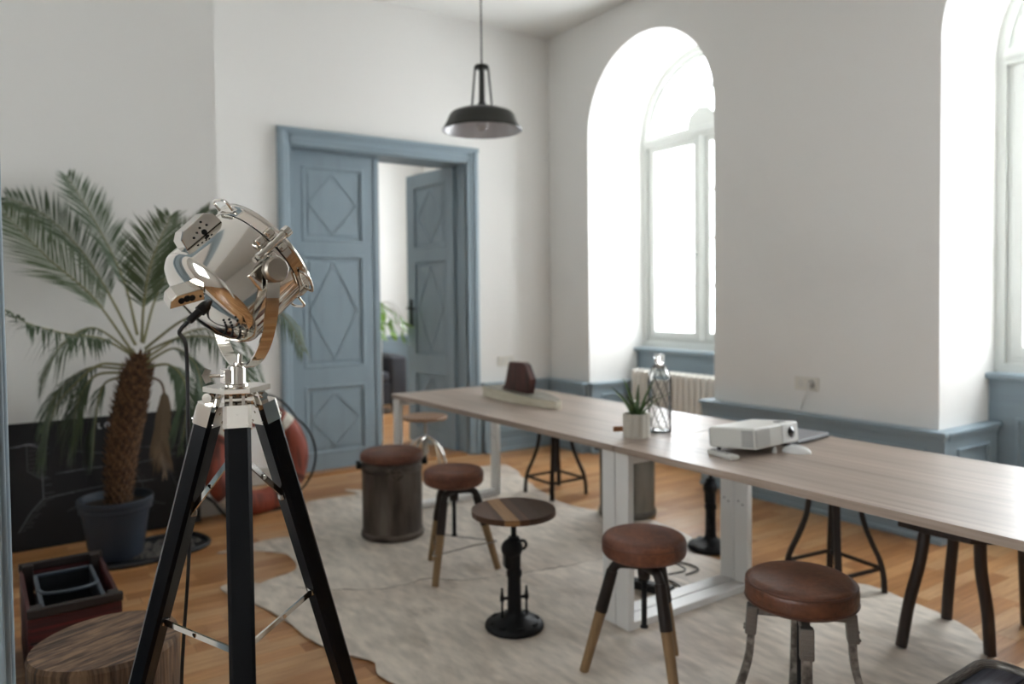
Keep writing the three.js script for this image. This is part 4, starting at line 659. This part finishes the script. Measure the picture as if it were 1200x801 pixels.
  F.forEach((pts, k) => {
    const c = new THREE.CatmullRomCurve3(pts.map((p) => V(...p))), N = 46, low = k >= 5, dry = k === 12, parts = [], up = k < 5 && k !== 3 ? V(0.55, 0.1, 0.83) : V(0, 1, 0);
    const pos = [];
    for (let i = 0; i < N; i++) {
      const t = 0.28 + 0.72 * (i + 0.3 * r()) / N, p = c.getPointAt(Math.min(t, 1)), T = c.getTangentAt(Math.min(t, 1)), side = T.clone().cross(up).normalize(), nrm = side.clone().cross(T).normalize();
      const L = (dry ? 0.1 : low ? 0.17 : 0.26) * Math.sin(PI * clamp(0.18 + 0.74 * (t - 0.28) / 0.72)) * (0.85 + 0.3 * r());
      for (const s of [-1, 1]) {
        const fwd = 0.75 + 0.25 * r(), d = T.clone().multiplyScalar(fwd).addScaledVector(side, s * 0.72).addScaledVector(nrm, 0.18 + 0.15 * r()).normalize(), w = 0.0052, droop = (low ? 0.75 : 0.14) * L * (0.6 + 0.8 * r());
        const A = p, B = p.clone().addScaledVector(d, L * 0.5).add(V(0, -droop * 0.3, 0)), C = p.clone().addScaledVector(d, L * (low ? 0.8 : 1)).add(V(0, -droop, 0)), wv = d.clone().cross(nrm).normalize().multiplyScalar(w), wn = wv.clone();
        const a1 = A.clone().addScaledVector(wn, 0.5), a2 = A.clone().addScaledVector(wn, -0.5), b1 = B.clone().add(wn), b2 = B.clone().sub(wn);
        for (const v of [a1, a2, b2, a1, b2, b1, b1, b2, C]) pos.push(Math.max(v.x, -0.012), v.y, Math.max(v.z, -4.84));
      }
    }
    const ge = new THREE.BufferGeometry(); ge.setAttribute('position', new THREE.Float32BufferAttribute(pos, 3));
    const fr = mesh('frond', ge, dry ? M.frondDry : k % 3 ? M.frond : M.frondB, g);
    const rc = new THREE.TubeGeometry(c, 40, 1, 6), q = rc.attributes.position, cp = c.getSpacedPoints(40); for (let i = 0; i < q.count; i++) { const j = Math.floor(i / 7), m = cp[j], rr = lerp(0.0075, 0.0015, j / 40); q.setXYZ(i, m.x + (q.getX(i) - m.x) * rr, m.y + (q.getY(i) - m.y) * rr, m.z + (q.getZ(i) - m.z) * rr); }
    mesh('leaf_stalk', clean(rc), dry ? M.frondDry : M.rachis, fr);
  });
}
{ // life ring leaning at the wall corner
  const g = thing('life_ring', 'worn orange red life ring with white bands by the double door', 'life ring', [1.315, 0, -4.76], 0.12);
  const R = 0.265, r0 = 0.074, tor = (a0, len, rr, sy = 1) => clean(new THREE.TorusGeometry(R, rr, 18, Math.max(6, Math.round(len * 14)), len)).rotateZ(a0), put = (q) => q.scale(1, 1, 0.72).rotateX(-0.12).translate(0, 0.335, 0);
  mesh('ring_body', put(metric(tor(0, 2 * PI, r0), 'x')), M.buoy, g);
  for (const a of [0.72, 0.72 + PI / 2, 0.72 + PI, 0.72 + 1.5 * PI]) mesh('band', put(tor(a, 0.2, r0 + 0.003)), M.buoyWhite, g, 'white band');
  for (const a of [0.98, 0.98 + PI / 2, 0.98 + PI, 0.98 + 1.5 * PI]) mesh('strap', put(tor(a, 0.1, r0 + 0.006)), std({ color: 0x5a2c20, roughness: 0.7 }), g);
  mesh('grab_rope', tube(Array.from({ length: 49 }, (_, i) => { const a = i / 48 * 2 * PI, q = R + r0 + 0.01 + 0.045 * Math.abs(Math.cos(2 * a + 0.2)); return V(Math.cos(a) * q, 0.335 + Math.sin(a) * q < 0.012 ? 0.012 : 0.335 + Math.sin(a) * q, 0.0 - 0.12 * Math.sin(a) * q * 0.98); }).slice(0, 48), 0.0075, 200, 6, true), M.rope, g);
}
{ // red crate with black bin
  const g = thing('wooden_crate', 'dark red wooden crate behind the tree stump stool', 'crate', [0.195, 0, -3.17], 0.02), W = 0.265, D = 0.52, H = 0.3, t = 0.012;
  for (const s of [-1, 1]) for (let k = 0; k < 3; k++) { mesh('slat', metric(slab(s * W / 2 - t / 2, s * W / 2 + t / 2, 0.012 + k * 0.098, 0.1 + k * 0.098, -D / 2, D / 2, 0.002), 'z', k), M.crate, g); mesh('slat', metric(slab(-W / 2, W / 2, 0.012 + k * 0.098, 0.1 + k * 0.098, s * D / 2 - t / 2, s * D / 2 + t / 2, 0.002), 'x', k), M.crate, g); }
  for (const a of [-1, 1]) for (const b of [-1, 1]) mesh('corner_post', metric(slab(a * (W / 2 - 0.02) - 0.018, a * (W / 2 - 0.02) + 0.018, 0, H + 0.018, b * (D / 2 - 0.02) - 0.018, b * (D / 2 - 0.02) + 0.018, 0.004), 'y'), M.crateDark, g);
  mesh('bottom', metric(slab(-W / 2, W / 2, 0.0, 0.012, -D / 2, D / 2)), M.crate, g);
  for (const s of [-1, 1]) mesh('top_rail', metric(slab(-W / 2 - 0.008, W / 2 + 0.008, H - 0.012, H + 0.018, s * (D / 2 + 0.004) - 0.012, s * (D / 2 + 0.004) + 0.012, 0.004)), M.crateDark, g);
  const b = thing('plastic_bin', 'black plastic bin with a carry handle inside the red crate', 'bin', [0.195, 0.014, -3.17], 0.02), w = 0.185, d = 0.38, h = 0.27;
  mesh('shell', [slab(-w / 2, w / 2, 0, 0.006, -d / 2, d / 2), slab(-w / 2, -w / 2 + 0.005, 0, h, -d / 2, d / 2), slab(w / 2 - 0.005, w / 2, 0, h, -d / 2, d / 2), slab(-w / 2, w / 2, 0, h, -d / 2, -d / 2 + 0.005), slab(-w / 2, w / 2, 0, h, d / 2 - 0.005, d / 2)], M.bin, b);
  mesh('rim', [slab(-w / 2 - 0.006, -w / 2 + 0.008, h - 0.006, h + 0.006, -d / 2 - 0.006, d / 2 + 0.006, 0.003), slab(w / 2 - 0.008, w / 2 + 0.006, h - 0.006, h + 0.006, -d / 2 - 0.006, d / 2 + 0.006, 0.003), slab(-w / 2, w / 2, h - 0.006, h + 0.006, -d / 2 - 0.006, -d / 2 + 0.008, 0.003), slab(-w / 2, w / 2, h - 0.006, h + 0.006, d / 2 - 0.008, d / 2 + 0.006, 0.003)], M.binRim, b);
  mesh('handle', tube([[-w / 2, h + 0.004, 0], [-w / 2 + 0.02, h + 0.01, 0.06], [0, h + 0.014, 0.09], [w / 2 - 0.02, h + 0.01, 0.06], [w / 2, h + 0.004, 0]], 0.007, 30, 8), M.binRim, b);
}
{ // tree stump stool
  const g = thing('stump_stool', 'round tree stump stool below the tripod lamp', 'stool', [0.222, 0, -2.225], 0.4), r = rng(3), n = 72, H = 0.435;
  const rad = (a) => 0.178 * (1 + 0.035 * Math.cos(2 * a + 0.6) + 0.022 * Math.cos(3 * a + 2) + 0.018 * (fbm(a / 6.2832, 0.2, 24, 4, 3, 9) - 0.5));
  const pos = [], side = (y, k) => { const a = k / n * 2 * PI, q = rad(a) * (y > H - 0.001 ? 0.972 : y < 0.01 ? 1.03 : 1); return V(Math.cos(a) * q, y, Math.sin(a) * q); }, ys = [0, 0.1, 0.22, 0.34, H - 0.012, H];
  for (let j = 0; j + 1 < ys.length; j++) for (let k = 0; k < n; k++) { const A = side(ys[j], k), B = side(ys[j + 1], k), C = side(ys[j + 1], (k + 1) % n), D = side(ys[j], (k + 1) % n); for (const v of [A, B, C, A, C, D]) pos.push(v.x, v.y, v.z); }
  const ge = new THREE.BufferGeometry(); ge.setAttribute('position', new THREE.Float32BufferAttribute(pos, 3)); mesh('bark_side', metric(ge, 'y'), M.stumpSide, g);
  const top = []; for (let k = 0; k < n; k++) { const A = side(H, k), B = side(H, (k + 1) % n); top.push(0, H, 0, B.x, H, B.z, A.x, H, A.z); }
  const tg = new THREE.BufferGeometry(); tg.setAttribute('position', new THREE.Float32BufferAttribute(top, 3)); mesh('cut_top', metric(tg, 'x'), M.stumpTop, g, 'weathered sawn top with streaky grain');
}
// ---------------------------------------------------------------- tripod studio lamp
{
  const g = thing('tripod_lamp', 'polished chrome studio spotlight on a black tripod', 'floor lamp', [0.352, 0, -1.39]);
  const th = -0.25, Rf = 0.39;
  for (let k = 0; k < 3; k++) {
    const a = th + k * 2 * PI / 3, d = dirOf(a), s = dirOf(a + PI / 2), top = d.clone().multiplyScalar(0.05).setY(1.128), ft = d.clone().multiplyScalar(Rf).setY(0.0), L = top.distanceTo(ft), ax = ft.clone().sub(top).normalize(), nn = ax.clone().cross(s).normalize();
    const pr = [[-0.0215, -0.012], [-0.0215, 0.012], [-0.0155, 0.018], [0.0155, 0.018], [0.0215, 0.012], [0.0215, -0.012], [0.0155, -0.018], [-0.0155, -0.018]];
    const leg = clean(new THREE.ExtrudeGeometry(new THREE.Shape(pr.map(([x, y]) => new THREE.Vector2(x, y))), { depth: L - 0.02, bevelEnabled: false, steps: 6 })); { const p = leg.attributes.position; for (let i = 0; i < p.count; i++) { const f = lerp(1, 0.78, p.getZ(i) / L); p.setX(i, p.getX(i) * f); p.setY(i, p.getY(i) * f); } leg.computeVertexNormals(); }
    leg.applyMatrix4(new THREE.Matrix4().makeBasis(s, nn, ax).setPosition(top));
    const lm = mesh('leg', leg, M.blackWood, g, 'glossy black wooden leg');
    const cp = clean(new THREE.ExtrudeGeometry(new THREE.Shape(pr.map(([x, y]) => new THREE.Vector2(x * 1.08, y * 1.1))), { depth: 0.038, bevelEnabled: false })).applyMatrix4(new THREE.Matrix4().makeBasis(s, nn, ax).setPosition(top.clone().addScaledVector(ax, -0.006)));
    mesh('leg_cap', [cp, ...[-0.0155, 0, 0.0155].map((q, i) => rod(top.clone().addScaledVector(ax, i === 1 ? 0.008 : 0.026).addScaledVector(s, q).addScaledVector(nn, -0.021), top.clone().addScaledVector(ax, i === 1 ? 0.008 : 0.026).addScaledVector(s, q).addScaledVector(nn, 0.022), 0.0022))], M.chrome, lm, 'chrome leg cap');
    mesh('hinge', [-1, 1].map((q) => bar(top.clone().addScaledVector(s, q * 0.01).addScaledVector(ax, 0.004), d.clone().multiplyScalar(0.038).setY(1.158).addScaledVector(s, q * 0.01), 0.014, 0.005, nn)).concat([rod(d.clone().multiplyScalar(0.043).setY(1.146).addScaledVector(s, -0.02), d.clone().multiplyScalar(0.043).setY(1.146).addScaledVector(s, 0.02), 0.0055), rod(d.clone().multiplyScalar(0.043).setY(1.146).addScaledVector(s, 0.016), d.clone().multiplyScalar(0.043).setY(1.146).addScaledVector(s, 0.026), 0.009)]), M.chrome, lm);
    mesh('foot', rod(ft.clone().addScaledVector(ax, -0.03), ft.clone().setY(0), 0.015, 0.012), M.rubber, lm);
  }
  // folding straps from the side legs to the near leg
  const onLeg = (k, y) => { const d = dirOf(th + k * 2 * PI / 3); return d.multiplyScalar(lerp(0.05, Rf, (1.128 - y) / 1.128)).setY(y); };
  for (const k of [1, 2]) for (const [y0, y1, name] of [[1.06, k === 1 ? 0.95 : 0.935, 'upper_strap'], [0.752, k === 1 ? 0.752 : 0.732, 'lower_strap']]) {
    const a = onLeg(0, y0), b = onLeg(k, y1), inn = V(0, 0, 0).sub(b.clone().setY(0)).normalize(), A = a.clone().add(V(0, 0, -0.012)), B = b.clone().addScaledVector(inn, 0.012);
    const st = mesh('folding_strap', [bar(A, B, 0.0095, 0.004, V(0, 1, 0)), rod(A.clone().lerp(B, 0.55).add(V(0, 0, 0.004)), A.clone().lerp(B, 0.55).add(V(0, 0, -0.004)), 0.004)], M.chrome, g);
    mesh('strap_bracket', box(0.02, 0.012, 0.016, B.x, B.y, B.z, 0.002), M.steel, st); mesh('strap_bracket', box(0.012, 0.012, 0.012, A.x, A.y, A.z, 0.002), M.steel, st);
  }
  mesh('top_plate', (() => { const s = new THREE.Shape(); for (let i = 0; i < 6; i++) { const a = th + (i >> 1) * 2 * PI / 3 + (i % 2 ? 0.36 : -0.36), q = dirOf(a).multiplyScalar(0.056); i ? s.lineTo(q.x, -q.z) : s.moveTo(q.x, -q.z); } return extrude(s, 0.007, 0.0015).rotateX(-PI / 2).translate(0, 1.158, 0); })(), M.chrome, g);
  mesh('hub_block', [lathe([[0.0001, 1.1], [0.012, 1.1], [0.015, 1.11], [0.015, 1.158]], 24), box(0.036, 0.045, 0.036, 0, 1.135, 0, 0.002), lathe([[0.02, 1.166], [0.02, 1.17], [0.0155, 1.172], [0.0155, 1.2], [0.012, 1.203], [0.0001, 1.203]], 28), box(0.024, 0.026, 0.03, -0.012, 1.183, -0.004, 0.002)], M.chrome, g);
  mesh('wing_screw', [rod(V(-0.02, 1.184, -0.014), V(-0.04, 1.184, -0.024), 0.0035), bar(V(-0.042, 1.172, -0.025), V(-0.048, 1.188, -0.028), 0.011, 0.003, V(1, 0, 0.3)), bar(V(-0.042, 1.196, -0.025), V(-0.048, 1.182, -0.028), 0.011, 0.003, V(1, 0, 0.3))], M.chrome, g);
  // yoke
  const C = V(0.0115, 1.368, 0.0025), p = V(0.196, 0, 0.978).normalize(), ax = V(0.743, 0.651, -0.149).normalize(); ax.addScaledVector(p, -ax.dot(p)).normalize();
  const Y = []; for (let i = 0; i <= 28; i++) { const t = -1 + 2 * i / 28, a = t * PI / 2, x = Math.sin(a) * 0.113, y = -0.169 * Math.pow(Math.cos(a), 0.85); Y.push(C.clone().addScaledVector(p, x).add(V(0, y, 0))); }
  const yc = new THREE.CatmullRomCurve3([C.clone().addScaledVector(p, -0.113).add(V(0, 0.018, 0)), ...Y, C.clone().addScaledVector(p, 0.113).add(V(0, 0.018, 0))]), side = V(0, 1, 0).cross(p).normalize();
  const yoke = mesh('yoke', sweepFlat(yc, side, 0.0115, 0.0016, 90), M.chrome, g);
  mesh('yoke_bolt', [rod(V(0.004, 1.195, 0.002), V(0.006, 1.222, 0.002), 0.006, 0.005), rod(V(0.004, 1.198, 0.002), V(0.004, 1.207, 0.002), 0.011)], M.chrome, yoke);
  // spotlight head: local y along the barrel, local z along the pivot
  const X = ax.clone().cross(p).normalize(), basis = new THREE.Matrix4().makeBasis(X, ax, p).setPosition(C);
  const head = mesh('lamp_head', [lathe([[0.0995, -0.072], [0.1, -0.07], [0.1, 0.034], [0.0965, 0.0345], [0.0965, 0.0372], [0.1, 0.0378], [0.1, 0.052], [0.104, 0.053], [0.104, 0.06], [0.098, 0.06], [0.097, 0.03], [0.096, -0.06]], 96)], M.chrome, g, 'polished chrome barrel');
  head.applyMatrix4(basis);
  const dome = [[0.0995, -0.071], [0.098, -0.077], [0.09, -0.087], [0.072, -0.097], [0.045, -0.104], [0.02, -0.107], [0.0001, -0.1075]];
  mesh('rear_cap', lathe(dome, 96), M.chrome, head);
  mesh('groove', lathe([[0.0985, 0.0345], [0.0985, 0.0372]], 96), M.hole, head, 'dark joint line');
  mesh('front_lens', clean(new THREE.CylinderGeometry(0.096, 0.096, 0.004, 64)).translate(0, 0.046, 0), phy({ color: 0xf4f4f0, transmission: 1, thickness: 0.004, roughness: 0.25, ior: 1.5 }), head);
  const domeY = (q) => { for (let i = 0; i + 1 < dome.length; i++) if (q <= dome[i][0] && q >= dome[i + 1][0]) return lerp(dome[i][1], dome[i + 1][1], (dome[i][0] - q) / (dome[i][0] - dome[i + 1][0] || 1)); return -0.1075; };
  const holes = []; for (let ringI = 0; ringI < 3; ringI++) for (let k = 0; k < 9; k++) { const q = 0.062 + ringI * 0.012, a = 0.25 + k * 0.11 + ringI * 0.05; const x = Math.cos(a) * q * 0.9, z = Math.sin(a) * q; const rr = Math.hypot(x, z); if (rr < 0.093) holes.push(clean(new THREE.SphereGeometry(0.0022, 8, 6)).translate(x, domeY(rr) - 0.0002, z)); }
  mesh('vent_holes', holes, M.hole, head);
  // vent hoods
  const hood = (mx, hs) => { const s = new THREE.Shape([[-0.048, 0.0], [-0.044, 0.02], [-0.03, 0.03], [0.03, 0.032], [0.045, 0.02], [0.048, 0.0]].map(([a, b]) => new THREE.Vector2(a, b))); const body = clean(new THREE.ExtrudeGeometry(s, { depth: 0.036, bevelEnabled: true, bevelThickness: 0.003, bevelSize: 0.002, bevelSegments: 2 })).translate(0, 0, -0.018).applyMatrix4(mx);
    const h = mesh('vent_hood', body, M.chrome, head), ho = hs.map(([x, y, q]) => clean(new THREE.CylinderGeometry(q, q, 0.002, 12)).rotateX(PI / 2).translate(x, y, 0.0215).applyMatrix4(mx)); mesh('hood_holes', ho, M.hole, h); };
  hood(new THREE.Matrix4().makeBasis(V(0, 1, 0), V(-1, 0, 0), V(0, 0, 1)).setPosition(-0.097, -0.022, 0.016).multiply(new THREE.Matrix4().makeScale(0.78, 0.8, 0.8)), [[-0.022, 0.008, 0.0024], [-0.01, 0.012, 0.0024], [0.002, 0.016, 0.0024], [0.012, 0.024, 0.0024], [0.018, 0.012, 0.0024], [0.004, 0.004, 0.006]]);
  { const u = V(0.42, 0.9, 0.1).normalize(), w = V(-0.75, 0.3, 0.58); w.addScaledVector(u, -w.dot(u)).normalize(); const mx = new THREE.Matrix4().makeBasis(u, w, u.clone().cross(w)).setPosition(-0.04, -0.118, 0.04); mx.multiply(new THREE.Matrix4().makeScale(0.62, 0.7, 0.66)); hood(mx, [[0.03, 0.012, 0.003], [-0.005, 0.016, 0.009], [-0.02, 0.014, 0.008], [0.008, 0.014, 0.008]]); }
  // pivot knobs, latch, wire loops
  for (const s of [-1, 1]) mesh('pivot_knob', [clean(new THREE.CylinderGeometry(0.0225, 0.0225, 0.01, 10)).rotateX(PI / 2).translate(0, 0, s * 0.121), clean(new THREE.CylinderGeometry(0.019, 0.0225, 0.004, 10)).rotateX(s * PI / 2).translate(0, 0, s * 0.128)], M.brushed, head);
  for (const s of [-1, 1]) mesh('pivot_plate', [box(0.036, 0.06, 0.006, 0.0, -0.006, s * 0.1015, 0.004), rod(V(0, 0, s * 0.098), V(0, 0, s * 0.118), 0.009), rod(V(-0.012, -0.028, s * 0.104), V(-0.012, -0.028, s * 0.107), 0.003)], M.chrome, head);
  mesh('latch', [rod(V(-0.03, -0.004, 0.105), V(-0.03, 0.06, 0.105), 0.0065), rod(V(-0.03, 0.06, 0.105), V(-0.03, 0.071, 0.105), 0.0095, 0.0095, 18), ...[[-0.046, 0.02], [-0.046, 0.042], [-0.014, 0.02], [-0.014, 0.045]].flatMap(([x, y]) => [box(0.014, 0.016, 0.012, x, y, 0.097, 0.003), rod(V(x, y, 0.1), V(x, y, 0.106), 0.0042)])], M.chrome, head);
  const loop = (a) => { const d = V(Math.cos(a), 0, Math.sin(a)), t = V(-Math.sin(a), 0, Math.cos(a)), at = (q, y, w) => d.clone().multiplyScalar(q).addScaledVector(t, w).setY(y); mesh('wire_loop', tube([at(0.1, 0.045, -0.022), at(0.118, 0.045, -0.02), at(0.122, 0.045, 0), at(0.118, 0.045, 0.02), at(0.1, 0.045, 0.022)], 0.0026, 30, 8), M.chrome, head); };
  loop(PI - 0.1); loop(PI / 2 - 0.62); loop(0);
  const plug = mesh('cable_plug', [rod(V(-0.008, -0.1, 0.036), V(-0.008, -0.138, 0.036), 0.0075, 0.006), rod(V(-0.008, -0.104, 0.036), V(-0.008, -0.114, 0.036), 0.0095)], M.rubber, head);
  const e = V(-0.008, -0.14, 0.036).applyMatrix4(basis);
  mesh('power_cable', tube([e, e.clone().add(V(-0.012, -0.012, 0)), V(-0.075, 1.235, -0.04), V(-0.068, 1.1, -0.075), V(-0.06, 0.86, -0.13), V(-0.072, 0.58, -0.17), V(-0.07, 0.25, -0.2), V(-0.05, 0.03, -0.22), V(0.03, 0.006, -0.3), V(0.2, 0.005, -0.42)], 0.0034, 140, 8), M.rubber, g);
}
renderer.render(scene, camera);
